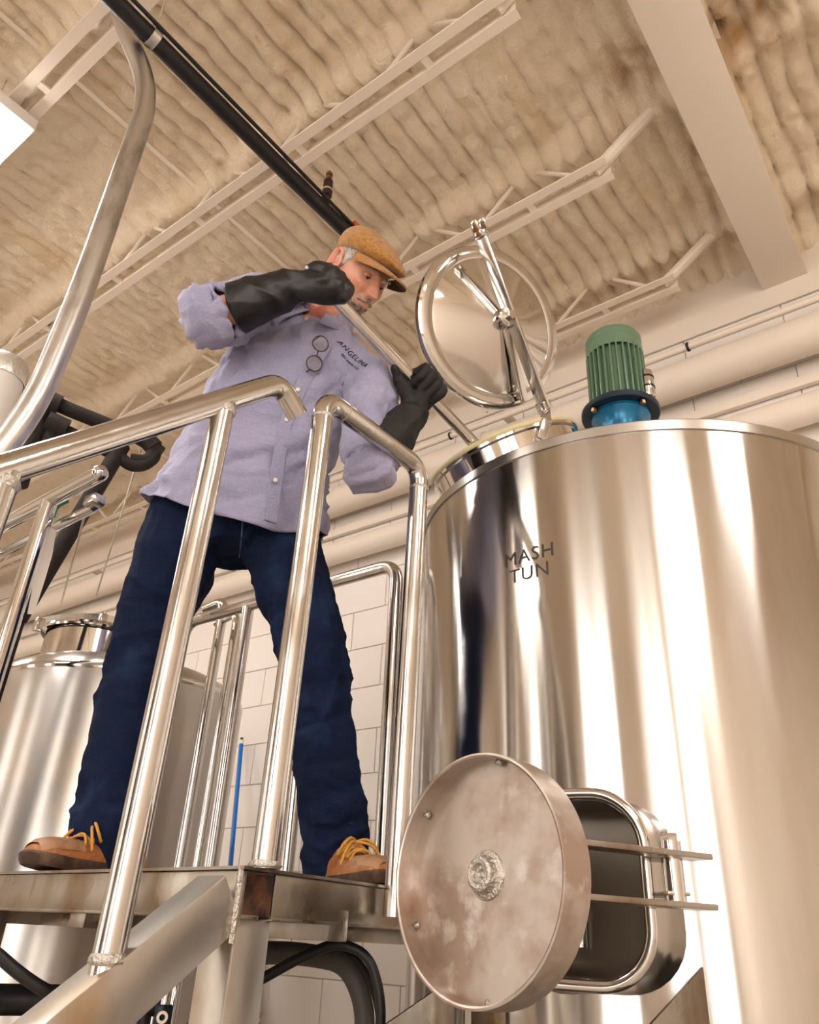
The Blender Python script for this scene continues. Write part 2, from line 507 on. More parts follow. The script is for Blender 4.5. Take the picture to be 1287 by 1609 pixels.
atr = me.attributes.new('stain', 'FLOAT', 'POINT'); atr.data.foreach_set('value', stain.astype('f'))
setp(link('ceiling', me, 'foam'), kind='structure')

# ---- open-web steel joists
ZJ = 2.75 + CZ
def joist(jy, x0, x1, label, mirror=False):
    j = thing('steel_joist', ((x0 + x1) / 2, jy, ZJ), label, 'joist', 'open web joists under the foam ceiling')
    ch = None
    for s in (-1, 1):
        y = jy + s * .0405
        me = join_meshes([box_mesh(((x0 + x1) / 2, y, ZJ + .003), (x1 - x0, .040, .006), bevel=.001, segs=1),
                          box_mesh(((x0 + x1) / 2, y - s * .0170, ZJ + .022), (x1 - x0, .006, .038), bevel=.001, segs=1)])
        part('bottom_chord', me, 'joist_paint', j)
    top = join_meshes([box_mesh(((x0 + x1 + .45 * (1 if not mirror else -1)) / 2, jy + s * .035, ZJ + .265), (x1 - x0 + .45, .05, .008)) for s in (-1, 1)])
    part('top_chord', top, 'joist_paint', j)
    n = int((x1 - x0 - .2) / .52); st = (x1 - x0 - .2) / n
    web = None
    for i in range(n):
        a = x0 + .1 + i * st
        for (xa, za, xb, zb) in ((a, .02, a + st / 2, .26), (a + st / 2, .26, a + st, .02)):
            web_me = tube_mesh([(xa, jy, ZJ + za), (xb, jy, ZJ + zb)], .010, 8)
            part('web_bar', web_me, 'joist_paint', j, hard=False)
    # sloping end web carrying the seat on the main beam
    if not mirror:
        part('end_web', tube_mesh([(x1 - .06, jy, ZJ + .02), (x1 + .30, jy, ZJ + .27)], .026, 10), 'joist_paint', j)
    for i in range(3):      # spacer plates between the two angles
        xx = x0 + (i + .5) * (x1 - x0) / 3
    for i in range(int((x1 - x0) / .62)):
        xx = x1 - .35 - i * .62
        part('spacer_plate', box_mesh((xx, jy, ZJ + .008), (.03, .044, .012)), 'joist_paint', j)
    return j
joist(JY[0], -8.6, -.69, 'cream steel joist passing over the camera, nearest the viewer')
joist(JY[1], -8.6, -.69, 'cream steel joist meeting the lit lamp in the top left corner')
joist(JY[2], -8.6, -.69, 'long cream twin-angle joist crossing behind the black pipe above the man')
joist(JY[3], -8.6, -.69, 'cream twin-angle joist running just above the open lid')
joist(JY[4], -8.6, -.69, 'cream steel joist with zigzag webs closest to the back wall')
joist(JY[2], .06, 4.8, 'short cream joist end right of the wide beam', True)

# wide beam running to the back wall
bx0, bx1 = -.366 * 2.75 / 2.66, -.178 * 2.75 / 2.66
bm_ = thing('roof_beam', ((bx0 + bx1) / 2, 0, ZJ), 'wide cream painted steel beam with small rust spots at upper right', 'beam')
yb0, yb1 = -4.9, YW - .005
part('bottom_flange', box_mesh(((bx0 + bx1) / 2, (yb0 + yb1) / 2, ZJ + .006), (bx1 - bx0, yb1 - yb0, .014), bevel=.003), 'beam_paint', bm_)
part('web', box_mesh(((bx0 + bx1) / 2, (yb0 + yb1) / 2, ZJ + .14), (.012, yb1 - yb0, .26)), 'beam_paint', bm_)
part('top_flange', box_mesh(((bx0 + bx1) / 2, (yb0 + yb1) / 2, ZJ + .27), (bx1 - bx0, yb1 - yb0, .014)), 'beam_paint', bm_)
part('end_strip', box_mesh(((bx0 + bx1) / 2, YW - .012, ZJ - .003), (bx1 - bx0 - .01, .014, .006)), 'engraving', bm_)  # thin dark strip drawing the dark line at the beam's wall end
# flat bridging straps running across the joists
for xx, lab in ((-2.31, 'thin cream bridging strap on the foam between the lamp and the vertical pipe'), (-4.3, 'thin cream bridging strap on the foam far left')):
    setp(link('bridging_strap', box_mesh((xx, 1.3, CZ + 2.955), (.022, 3.5, .004)), 'joist_paint', smooth=False), lab, 'strap', 'bridging straps')

# ---- pipes along the back wall (run along the wall)
def wall_pipe(y, z, r, label, m='upper_paint', straps=(), smat='upper_paint', cat='pipe'):
    t = thing('wall_pipe', (-2, y, CZ + z), label, cat)
    part('pipe', tube_mesh([(X0 + .05, y, CZ + z), (X1 - .05, y, CZ + z)], r, 28), m, t)
    for sx in straps:
        part('pipe_strap', lathe_mesh([(r + .003, -.006), (r + .005, -.006), (r + .005, .006), (r + .003, .006)], (sx, y, CZ + z), (1, 0, 0), 24, True), smat, t)
    # stand-off brackets back to the wall
    for sx in np.arange(-7.4, 4, 1.9):
        part('bracket', box_mesh((sx, (y + r * .5 + YW - .015) / 2, CZ + z), (.035, max(.01, YW - .015 - y - r * .5), .03)), 'upper_paint', t)
    return t
wall_pipe(2.98, 2.335, .088, 'thick cream painted pipe along the upper back wall behind the green motor')
wall_pipe(2.94, 2.475, .017, 'thin cream conduit with black straps lying above the thick wall pipe', straps=(-.72, -2.05, -3.6), smat='black_rubber')
wall_pipe(3.0, 1.99, .066, 'cream painted pipe lower on the back wall, under the thick one')
# shallow ledges of the wall: plaster band with an edge line
tr = struct('trim_1', box_mesh(((X0 + X1) / 2, YW - .02, CZ + 2.83), (X1 - X0, .012, .38), bevel=.003), 'upper_paint')
tr = struct('trim_2', box_mesh(((X0 + X1) / 2, YW - .03, CZ + 2.175), (X1 - X0, .03, .05), bevel=.004), 'upper_paint')
# hanger rods of the wall pipes
for (px, py) in ((765, 620),):
    p = P(px, py, y=2.98)
    t = thing('pipe_hanger', p, 'cream rod hanger holding the wall pipe right of the black glove', 'hanger')
    part('rod', tube_mesh([p + Vector((0, 0, -.12)), p + Vector((0, 0, .22))], .006, 8), 'upper_paint', t)
    part('clamp', lathe_mesh([(.090, -.012), (.095, -.012), (.095, .012), (.090, .012)], (p.x, 2.98, CZ + 2.335), (1, 0, 0), 28, True), 'upper_paint', t)

# ---- ceiling lamps
def lamp(x, y, z, sx, sy, label):
    t = thing('ceiling_lamp', (x, y, z), label, 'lamp', 'ceiling lamps')
    part('housing', box_mesh((x, y, z + .03), (sx, sy, .06), bevel=.008), 'lamp_housing', t)
    part('diffuser', box_mesh((x, y, z - .008), (sx - .03, sy - .03, .02), bevel=.004), 'lamp_diffuser', t)
    for s in (-1, 1):
        part('suspension_wire', tube_mesh([(x + s * sx * .35, y, z + .05), (x + s * sx * .35, y, ZC - .02)], .003, 6), 'wire', t)
ZL = 2.66 + CZ
lamp(-2.40 - .60, .47, ZL, 1.22, .24, 'glowing white panel lamp cut by the top left corner of the photo')
lamp(-3.0, -1.9, ZL, 1.22, .30, 'panel lamp on the ceiling behind the viewer, left row')
lamp(1.9, .85, ZL, 1.22, .30, 'panel lamp on the ceiling right of the wide beam')
lamp(1.9, -1.25, ZL, 1.22, .34, 'panel lamp on the ceiling behind the viewer, right row')
lamp(-5.6, .47, ZL, 1.22, .24, 'panel lamp on the ceiling far left')

# ---- black pipe with its hanger, sprinkler branch and orange clip
XB, ZB = -1.60, 2.47 + CZ
t = thing('black_pipe', (XB, .5, ZB), 'long black steel pipe crossing the ceiling diagonally down to the cap', 'pipe')
part('pipe', tube_mesh([(XB - .015, -3.0, ZB), (XB, 1.2, ZB), (XB + .012, 1.80, ZB)], .029, 24), 'black_pipe', t)
part('cable', tube_mesh([(XB + .032, -3.0, ZB + .02), (XB + .036, 1.74, ZB + .02)], .007, 8), 'black_rubber', t)
ch = P(238, 62, z=2.47)
yh = ch.y
part('hanger_clamp', lathe_mesh([(.0295, -.014), (.034, -.014), (.034, .014), (.0295, .014)], (XB, yh, ZB), (0, 1, 0), 28, True), 'galvanized', t)
part('hanger_eye', lathe_mesh([(.014 + .004 * math.cos(a), .004 * math.sin(a)) for a in np.linspace(0, 2 * math.pi, 9)[:-1]], (XB, yh, ZB + .048), (1, 0, 0), 20, True), 'galvanized', t)
part('hanger_wire', tube_mesh([(XB, yh, ZB + .05), (XB + .005, yh - .01, ZC - .03)], .004, 8), 'wire', t)
part('orange_clip', join_meshes([box_mesh((XB + .01, 1.55, ZB + .045), (.05, .03, .035), bevel=.004), box_mesh((XB + .03, 1.55, ZB + .02), (.012, .03, .08), bevel=.003)]), 'orange_paint', t, label='orange clip')
yn = 1.40
nz = thing('sprinkler_branch', (XB, yn, ZB + .03), 'short brown sprinkler fitting rising from the black pipe', 'fitting')
axn = Vector((0.05, -.06, 1)).normalized()
part('nipple', lathe_mesh([(.015, 0), (.015, .055), (.020, .057), (.020, .085), (.0, .085)], (XB, yn, ZB + .026), axn, 20), 'fitting_brown', nz)
part('sleeve', lathe_mesh([(.0, .086), (.017, .086), (.019, .09), (.019, .135), (.013, .145), (.0, .145)], (XB, yn, ZB + .026), axn, 20), 'fitting_brown', nz)
part('ring', lathe_mesh([(.018, .083), (.0215, .083), (.0215, .089), (.018, .089)], (XB, yn, ZB + .026), axn, 20, True), 'gasket', nz)
part('cap', lathe_mesh([(.0, .145), (.010, .145), (.010, .165), (.014, .166), (.014, .176), (.006, .178), (.006, .19), (0, .19)], (XB, yn, ZB + .026), axn, 16), 'brass', nz)

# ---- vertical steel pipe at the left with an elbow at its top
t = thing('steel_conduit', (-1.618, .64, CZ + .9), 'grey galvanized pipe rising at the left and bending over at the black pipe', 'pipe')
part('pipe', tube_mesh([(-1.86, .30, 0.02), (-1.66, .58, CZ + .86), (-1.628, .625, CZ + 1.06), (-1.618, .64, CZ + 1.4), (-1.615, .645, CZ + 2.28), (-1.72, .50, CZ + 2.62), (-1.75, .44, CZ + 2.9)], .031, 28, bend=.16), 'galvanized', t)

# ---- foil wrapped duct end at far left
d0 = P(12, 563, D=2.6)
t = thing('foil_duct', (d0.x, d0.y, CZ + .2), 'shiny foil wrapped duct standing at the left photo edge', 'duct')
part('duct', lathe_mesh([(.078, -1.4), (.078, -.02), (.074, 0), (.0, .004)], (d0.x, d0.y, d0.z - .03), (0, 0, 1), 32), 'duct_white', t)
part('foil_cap', lathe_mesh([(.081, -.07), (.083, -.065), (.083, -.01), (.076, .008), (.05, .016), (.0, .02)], (d0.x, d0.y, d0.z - .03), (0, 0, 1), 32), 'foil', t)

# ================================================================== MASH TUN
TX, TY, TR, ZT = -.777, 2.127, .656, 1.12 + CZ
ZBOT = .62
tun = thing('mash_tun', (TX, TY, 0), 'large stainless steel mash tun with an open round lid, right of the man', 'tank')
shell = lathe_mesh([(.12, ZBOT - .25), (TR - .03, ZBOT - .02), (TR - .005, ZBOT), (TR, ZBOT + .02)] + [(TR, z) for z in np.linspace(ZBOT + .06, ZT - .03, 30)] + [(TR, ZT - .026)], (TX, TY, 0), seg=160)
part('shell', shell, 'tank_steel', tun)
part('rim_band', lathe_mesh([(TR - .004, ZT - .03), (TR + .004, ZT - .029), (TR + .005, ZT - .004), (TR + .002, ZT), (TR - .012, ZT + .003)], (TX, TY, 0), seg=160), 'tank_steel_dull', tun)
part('top_cone', lathe_mesh([(TR - .004, ZT - .001), (.40, ZT + .11), (.16, ZT + .22), (.0, ZT + .225)], (TX, TY, 0), seg=96), 'tank_steel_dull', tun)
for a in (35, 145, 215, 325):
    ca, sa = math.cos(math.radians(a)), math.sin(math.radians(a))
    q = Vector((TX + ca * (TR - .12), TY + sa * (TR - .12), 0))
    part('leg', tube_mesh([q, q + Vector((0, 0, ZBOT + .06))], .045, 20), 'rail_steel', tun)

# hatch ring: circle through three seen points of its edge
q1, q2, q3 = P(694, 776, D=2.08), P(812, 674, D=1.745), P(905, 669, D=1.91)
def circle3(a, b, c):
    ab, ac = b - a, c - a
    n = ab.cross(ac)
    o = a + (n.cross(ab) * ac.length_squared + ac.cross(n) * ab.length_squared) / (2 * n.length_squared)
    n.normalize()
    return o, (n if n.z > 0 else -n), (a - o).length
HC, HN, HR = circle3(q1, q2, q3)
part('hatch_collar', lathe_mesh([(HR - .012, -.14), (HR - .006, -.14), (HR - .006, -.012), (HR + .002, -.008), (HR + .002, 0), (HR - .020, 0), (HR - .020, -.008), (HR - .012, -.012)], HC, HN, 96, True), 'polished', tun)
gk = [(HR - .004 + .010 * math.cos(a), .006 + .009 * math.sin(a)) for a in np.linspace(0, 2 * math.pi, 11)[:-1]]
part('hatch_gasket', lathe_mesh(gk, HC, HN, 96, True), 'gasket', tun, label='pale rubber gasket on the hatch ring')

# the open lid, standing on its hinge with the outer face to the viewer
v = np.array([(770 - IW / 2) / FPX, (IH / 2 - 513.5) / FPX, -1.0]); w = -v / np.linalg.norm(v)
rgt = np.array([1., 0, 0]); rgt -= w * rgt.dot(w); rgt /= np.linalg.norm(rgt); up_ = np.cross(w, rgt)
ncam = .774 * w + .633 * (.87 * rgt + .49 * up_)
LN = Vector((RM @ ncam).tolist()).normalized()
LC = P(770, 514, D=1.70)
LR = .238
def on_plane(px, py, pt, n):
    d = Vector(ray(px, py).tolist()); o = Vector((0, 0, CZ))
    return o + d * ((pt - o).dot(n) / d.dot(n))
lid = part('lid', lathe_mesh([(0, .062), (.03, .060), (LR * .80, .016), (LR * .835, .012), (LR * .85, .014), (LR * .96, .013), (LR, .006), (LR + .003, -.004), (LR, -.014), (LR * .95, -.016), (LR * .84, -.004), (0, .046)], LC, LN, 120), 'lid_steel', tun)
hub_p = LC + LN * .062
sp0, sp1 = on_plane(757, 374, hub_p + LN * .030, LN), on_plane(856, 642, hub_p + LN * .022, LN)
sd = (sp1 - sp0).normalized()
# the strap is an edge-on flat bar: deep along the lid's axis, thin across
part('lid_strap', bar_mesh(sp0, sp1, .011, .044, up=LN, bevel=.002), 'rail_steel', lid)
part('lid_strap', bar_mesh(hub_p + LN * .004 + sd * .02, LC + sd * (LR * .98) + LN * .03, .026, .008, up=LN, bevel=.002), 'rail_steel', lid)
part('knob', lathe_mesh([(0, .034), (.010, .034), (.026, .026), (.030, .012), (.030, -.004), (0, -.004)], hub_p, LN, 32), 'polished', lid)
hexn = lathe_mesh([(0, .050), (.013, .050), (.015, .047), (.015, .030), (0, .030)], hub_p, LN, 6)
part('nut', hexn, 'rail_steel', lid)
fork0 = on_plane(755, 362, hub_p + LN * .03, LN)
side = sd.cross(LN).normalized()
part('fork', join_meshes([box_mesh(fork0 + sd * .010, (.034, .020, .034), Matrix((side, sd, LN)).transposed(), .004),
                          box_mesh(fork0 - sd * .012 + side * .014, (.008, .034, .030), Matrix((side, sd, LN)).transposed(), .003),
                          box_mesh(fork0 - sd * .012 - side * .014, (.008, .034, .030), Matrix((side, sd, LN)).transposed(), .003)]), 'polished', lid)
# hinge lug between the strap and the ring
h1 = on_plane(838, 640, hub_p, LN); h2 = P(858, 664, D=1.765); h3 = P(848, 682, D=1.765)
part('hinge_lug', join_meshes([bar_mesh(sp1 - sd * .02, sp1 + sd * .012, .030, .036, up=LN, bevel=.003), bar_mesh(sp1 - side * .0 + sd * .0, h2 - Vector((0, 0, .006)), .020, .028, up=side, bevel=.003), bar_mesh(h2 + Vector((0, 0, .008)), h3 - Vector((0, 0, .02)), .020, .028, up=side, bevel=.003)]), 'rail_steel', tun)
part('hinge_bolt', lathe_mesh([(0, .018), (.007, .018), (.007, -.018), (0, -.018)], h2, side, 12), 'polished', tun)

# lettering on the shell
def wrap_text(body, px, py, size, name):
    c = P(px, py, D=1.66)
    d = Vector((c.x - TX, c.y - TY, 0)).normalized()
    th0 = math.atan2(d.y, d.x)
    me = text_mesh(body, size)
    bm = bmesh.new(); bm.from_mesh(me)
    r = bmesh.ops.extrude_face_region(bm, geom=list(bm.faces))
    for vv in [g for g in r['geom'] if isinstance(g, bmesh.types.BMVert)]: vv.co.z += .001
    for vv in bm.verts:
        th = th0 + vv.co.x / TR
        rad = TR + .0002 + vv.co.z
        vv.co = Vector((TX + rad * math.cos(th), TY + rad * math.sin(th), c.z + vv.co.y))
    o = part(name, bm_mesh(bm), 'engraving', tun)
    return o
wrap_text('MASH', 825, 869, .0485, 'lettering')['label'] = 'dark letters reading MASH'
wrap_text('TUN', 826, 897, .0485, 'lettering')['label'] = 'dark letters reading TUN'

# manway: rounded square neck at the lower front
nn = Vector((.21, -.978, 0)).normalized(); tt = Vector((-nn.y, nn.x, 0)).normalized(); uz = Vector((0, 0, 1))
NC = P(893, 1390, D=1.455)
def rsq(hw, hh, r, n=8):
    out = []
    for (cx, cy, a0) in ((hw - r, hh - r, 0), (-hw + r, hh - r, 90), (-hw + r, -hh + r, 180), (hw - r, -hh + r, 270)):
        for k in range(n + 1):
            a = math.radians(a0 + 90 * k / n)
            out.append((cx + r * math.cos(a), cy + r * math.sin(a)))
    return out
def rsq_loft(secs):
    """secs = [(offset along nn, hw, hh, r)]"""
    V, F = [], []
    m = None
    for off, hw, hh, r in secs:
        ring = rsq(hw, hh, r); m = len(ring)
        for a, b in ring: V.append(NC + tt * a + uz * b + nn * off)
    for i in range(len(secs) - 1):
        for k in range(m):
            k2 = (k + 1) % m
            F.append((i * m + k, i * m + k2, (i + 1) * m + k2, (i + 1) * m + k))
    return mesh_from(V, F)
HW, HH, RR = .128, .142, .085
part('manway_neck', rsq_loft([(-.26, HW + .045, HH + .04, RR + .03), (-.205, HW + .040, HH + .036, RR + .03), (-.17, HW + .018, HH + .012, RR + .012), (-.13, HW + .006, HH + .004, RR + .004), (-.01, HW, HH, RR), (-.01, HW - .008, HH - .008, RR - .006), (-.20, HW - .008, HH - .008, RR - .006)]), 'tank_steel', tun)
ringp = [NC + tt * a + uz * b for a, b in rsq(HW + .001, HH + .001, RR, 12)]
V, F = [], []
for i, p in enumerate(ringp):
    tg = (ringp[(i + 1) % len(ringp)] - ringp[i - 1]).normalized(); n2 = tg.cross(nn).normalized()
    for k in range(12):
        a = 2 * math.pi * k / 12
        V.append(p + n2 * .010 * math.cos(a) + nn * .010 * math.sin(a))
M_ = len(ringp)
for i in range(M_):
    for k in range(12):
        F.append((i * 12 + k, i * 12 + (k + 1) % 12, ((i + 1) % M_) * 12 + (k + 1) % 12, ((i + 1) % M_) * 12 + k))
part('manway_lip', mesh_from(V, F), 'polished', tun, hard=False)
part('inner_shade_plate', mesh_from([NC + tt * a_ + uz * b_ - nn * .135 for a_, b_ in rsq(HW - .008, HH - .008, RR - .006)] + [NC + tt * a_ + uz * b_ - nn * .139 for a_, b_ in rsq(HW - .008, HH - .008, RR - .006)], [tuple(range(36)), tuple(range(36, 72))[::-1]] + [(i, (i + 1) % 36, 36 + (i + 1) % 36, 36 + i) for i in range(36)]), 'inner_shade', tun)  # plate added so the neck looks dark inside, shade put in its colour
part('inner_rod', tube_mesh([NC - nn * .12 - tt * .015 + uz * .07, NC - nn * .12 - tt * .015 - uz * .09], .013, 14), 'polished', tun)

# round manway door, swung in front
DN = Vector((-.20, -.98, .03)).normalized()
DC = P(742, 1371, D=1.19)
DR = .1625
door = part('manway_door', lathe_mesh([(DR, .0), (DR, -.052), (DR - .004, -.052), (DR - .0045, -.034), (0, -.034), (0, -.030), (DR - .0045, -.030), (DR - .0055, -.001), (DR - .003, .0006), (DR, 0)], DC, DN, 96), 'door_steel', tun, label='round door of the mash tun with a raised lip')
part('door_hub', lathe_mesh([(.034, -.031), (.032, -.027), (.026, -.024), (.0235, -.019), (.0225, -.013), (.019, -.011), (.014, -.012), (.012, -.018), (.0075, -.018), (.005, -.024), (0, -.024)], DC, DN, 28), 'weld', door)
for a in (100, 155, 215, 268, 335, 35):
    e1 = DN.orthogonal().normalized(); e2 = DN.cross(e1)
    hz = DN.cross(uz).normalized()
    q = DC + (hz * math.cos(math.radians(a)) + uz * math.sin(math.radians(a))) * (DR - .009) - DN * .026
    part('weld_bead', lathe_mesh([(0, .004), (.005, .002), (.006, -.003), (0, -.004)], q, DN, 8), 'weld', door, hard=False)
# hinge arms, pin and brackets
for (pl, pr, zz) in (((880, 1334), (1103, 1337), 0), ((880, 1414), (1112, 1420), 0)):
    a, b = P(*pl, D=1.275), P(*pr, D=1.46)
    a.z = b.z = (a.z + b.z) / 2
    me = bar_mesh(a, b, .046, .009, bevel=.002)
    part('hinge_arm', me, 'deck_steel', tun)
pt, pb = P(1052, 1322, D=1.43), P(1059, 1420, D=1.43)
pb.x, pb.y = pt.x, pt.y
part('hinge_pin', tube_mesh([pt, pb - Vector((0, 0, .004))], .017, 16), 'polished', tun)
part('pin_head', lathe_mesh([(0, .012), (.013, .012), (.015, .008), (.015, -.004), (0, -.004)], pt + Vector((0, 0, .002)), uz, 6), 'polished', tun)
for zz in (pt.z - .022, pb.z + .014):
    a = Vector((pt.x, pt.y, zz)); b = NC + tt * (HW + .0) - nn * .07; b.z = zz
    part('hinge_bracket', bar_mesh(b, a + (a - b).normalized() * .015, .038, .006, bevel=.002), 'tube_steel', tun)

# spent grain chute plates under the manway
def plate(name, pts, th, m, parent):
    pts = [Vector(p) for p in pts]
    n = (pts[1] - pts[0]).cross(pts[2] - pts[0]).normalized() * th
    k = len(pts)
    return part(name, mesh_from([p for p in pts] + [p + n for p in pts], [tuple(range(k))[::-1], tuple(range(k, 2 * k))] + [(i, (i + 1) % k, k + (i + 1) % k, k + i) for i in range(k)]), m, parent)
chute = thing('grain_chute', P(880, 1640, D=1.5), 'sheet steel spent grain chute below the round tank door', 'chute')
tr_, or_ = P(1105, 1520, D=1.60), P(950, 1690, D=1.32)
tl_, ol_ = P(712, 1535, D=1.80), P(530, 1660, D=1.50)
dn = Vector((0, 0, -.38))
plate('side_plate', [tr_, tr_ + dn, or_ + dn * .6, or_], .004, 'deck_steel', chute)
plate('side_plate', [tl_, ol_, ol_ + dn * .6, tl_ + dn], .004, 'deck_steel', chute)
plate('bottom_plate', [tl_ + dn, tr_ + dn, or_ + dn * .6, ol_ + dn * .6], .004, 'deck_steel', chute)
sm_ = P(735, 1560, D=1.70)
part('support_bar', tube_mesh([sm_, sm_ + Vector((0, 0, -.32))], .007, 10), 'deck_steel', chute)

# ---- green motor on the tun
mo = thing('gear_motor', (TX, TY, ZT + .22), 'green finned electric motor with a blue flange standing on the tank', 'motor')
zf = 1.605 + CZ
part('gearbox', lathe_mesh([(0, ZT + .22), (.10, ZT + .22), (.10, ZT + .24), (.075, ZT + .27), (.072, zf - .06), (.086, zf - .03), (.098, zf - .016), (.098, zf), (0, zf)], (TX, TY, 0), seg=48), 'motor_blue', mo)
part('flange', lathe_mesh([(0, zf - .004), (.128, zf - .004), (.131, zf), (.131, zf + .014), (.128, zf + .018), (0, zf + .018)], (TX, TY, 0), seg=64), 'motor_dark', mo)
for a in range(0, 360, 90):
    q = Vector((TX + .112 * math.cos(math.radians(a + 62)), TY + .112 * math.sin(math.radians(a + 62)), zf - .004))
    part('flange_bolt', lathe_mesh([(0, -.016), (.009, -.016), (.010, -.012), (.010, .0), (.014, .0), (.014, .003), (0, .003)], q, uz, 6), 'brass', mo)
zb0, zb1 = zf + .018, 1.862 + CZ
part('motor_body', lathe_mesh([(0, zb0), (.100, zb0), (.100, zb0 + .012), (.084, zb0 + .02), (.083, zb1), (0, zb1)], (TX, TY, 0), seg=48), 'motor_green', mo)
fin = None
for i in range(28):
    a = 2 * math.pi * i / 28
    d = Vector((math.cos(a), math.sin(a), 0))
    f_ = bar_mesh(Vector((TX, TY, zb0 + .012)) + d * .0895, Vector((TX, TY, zb1 + .004)) + d * .0895, .006, .022, up=d, bevel=.0012)
    part('cooling_fin', f_, 'motor_green', mo)
part('fan_cover', lathe_mesh([(.094, zb1 - .008), (.0985, zb1 - .008), (.0985, zb1 + .035), (.0975, zb1 + .036), (.0975, zb1 + .038), (.0985, zb1 + .039), (.0985, zb1 + .066), (.092, zb1 + .078), (.07, zb1 + .083), (0, zb1 + .084)], (TX, TY, 0), seg=56), 'motor_green', mo)
cp = P(1017, 606, D=2.245)
cap = part('capacitor', lathe_mesh([(0, .058), (.020, .058), (.0235, .054), (.0235, -.048), (.021, -.052), (0, -.052)], cp, uz, 28), 'polished', mo)
for dz in (.030, -.012):
    part('cable_band', lathe_mesh([(.023, -.003), (.0255, -.003), (.0255, .003), (.023, .003)], cp + Vector((0, 0, dz)), uz, 28, True), 'black_rubber', cap)
part('capacitor_arm', bar_mesh(cp, Vector((TX, TY, cp.z)) + (cp - Vector((TX, TY, cp.z))).normalized() * .085, .012, .06), 'motor_dark', mo)
part('cable_gland', lathe_mesh([(0, -.052), (.013, -.052), (.013, -.07), (.017, -.071), (.017, -.083), (.008, -.086), (0, -.086)], cp + Vector((.005, .004, 0)), uz, 16), 'rail_steel', mo)

# ================================================================== PLATFORM
ZP = .094 + CZ
A_ = Vector((-1.03, .93, ZP)); FD = Vector((-1, .05, 0)).normalized(); RD = Vector((-.05, 1, 0)).normalized()
pf = thing('brew_platform', (-1.75, 1.34, 0), 'worn stainless steel platform that the man stands on', 'platform')
LF, LRT = 1.45, .84
c0, c1, c3 = A_, A_ + FD * LF, A_ + RD * LRT
c2 = c1 + RD * (LRT - .07)
V = [c0 + Vector((.006, -.006, 0)), c1, c2, c3]
dk = mesh_from([tuple(p) for p in V] + [tuple(p + Vector((0, 0, -.005))) for p in V], [(0, 1, 2, 3)[::-1], (4, 5, 6, 7), (0, 1, 5, 4), (1, 2, 6, 5), (2, 3, 7, 6), (3, 0, 4, 7)])
part('deck_plate', dk, 'deck_steel', pf)
zf_ = ZP - .005 - .034
def fascia(a, b, inw):
    a = Vector(a); b = Vector(b); a.z = b.z = zf_
    part('fascia', bar_mesh(a + inw * .004, b + inw * .004, .008, .066, bevel=.002), 'deck_steel', pf)
    a2, b2 = a.copy(), b.copy(); a2.z = b2.z = zf_ - .033
    part('bottom_flange', bar_mesh(a2 + inw * .022, b2 + inw * .022, .044, .006, bevel=.001), 'deck_steel', pf)
fascia(c0, c1, RD); fascia(c0 + RD * .075, c3, FD); fascia(c3, c2, -RD); fascia(c1, c2, -FD)
part('tube_end', box_mesh(c0 + RD * .036 + FD * .018 + Vector((0, 0, -.04)), (.030, .070, .062)), 'rust', pf, label='rusty open tube end at the corner')
for k in (.30, .62):
    part('cross_beam', bar_mesh(c0 + RD * k * LRT + Vector((0, 0, -.075)), c1 + RD * k * LRT + Vector((0, 0, -.075)), .05, .05, bevel=.002), 'deck_steel', pf)
for k in (.36, .72):
    part('cross_beam', bar_mesh(c0 + FD * k * LF + RD * .03 + Vector((0, 0, -.075)), c0 + FD * k * LF + RD * (LRT - .03) + Vector((0, 0, -.075)), .05, .05, bevel=.002), 'deck_steel', pf)
LEG = .078
for q, w_ in ((c0 + FD * .05 + RD * .045, LEG), (c3 + FD * .03 - RD * .05, .05), (c0 + FD * .88 + RD * .03, .05), (c1 - FD * .06 + RD * .05, .05), (c2 - FD * .06 - RD * .05, .05)):
    part('leg', box_mesh((q.x, q.y, (ZP - .072) / 2), (w_, w_, ZP - .072), bevel=.005), 'tube_steel', pf)

# slanted tube with the stair handrail
XS = -1.05
sr = thing('stair_rail', (XS, .3, 0), 'slanted square steel tube with a round handrail leading up to the platform', 'handrail')
s0 = Vector((XS - .02, .925, CZ + .045)); sl = .74
s1 = s0 + Vector((0, -1, -sl)) * ((s0.z - .03) / sl)
part('stringer', bar_mesh(s0, s1, .066, .085, up=Vector((0, -sl, 1)).normalized() * -1, bevel=.004), 'tube_steel', sr)
RT = .0225
zr = lambda y: CZ + .559 + (y - .387) * .993
part('handrail', tube_mesh([(XS, -.55, zr(-.55)), (XS, .862, zr(.862)), (XS, .925, CZ + .985)], RT + .001, 28, bend=.06), 'rail_steel', sr)
for y in (.735, .395, .02):
    zb = s0.z - sl * (.925 - y) + .045
    part('post', tube_mesh([(XS - .013, y, zb - .03), (XS, y, zr(y) - .005)], RT, 24), 'rail_steel', sr)
    part('weld_ring', lathe_mesh([(RT - .002, -.010), (RT + .004, -.006), (RT + .003, .001), (RT, .006)], (XS - .012, y, zb + .012), uz, 24), 'weld', sr, hard=False)
    part('weld_ring', lathe_mesh([(RT, -.008), (RT + .004, 0), (RT + .001, .008)], (XS, y, zr(y) - .026), uz, 24), 'weld', sr, hard=False)
part('weld_seam', tube_mesh([s0 + Vector((.034, .004, .05)), s0 + Vector((.034, .004, -.06))], .005, 8), 'weld', sr)

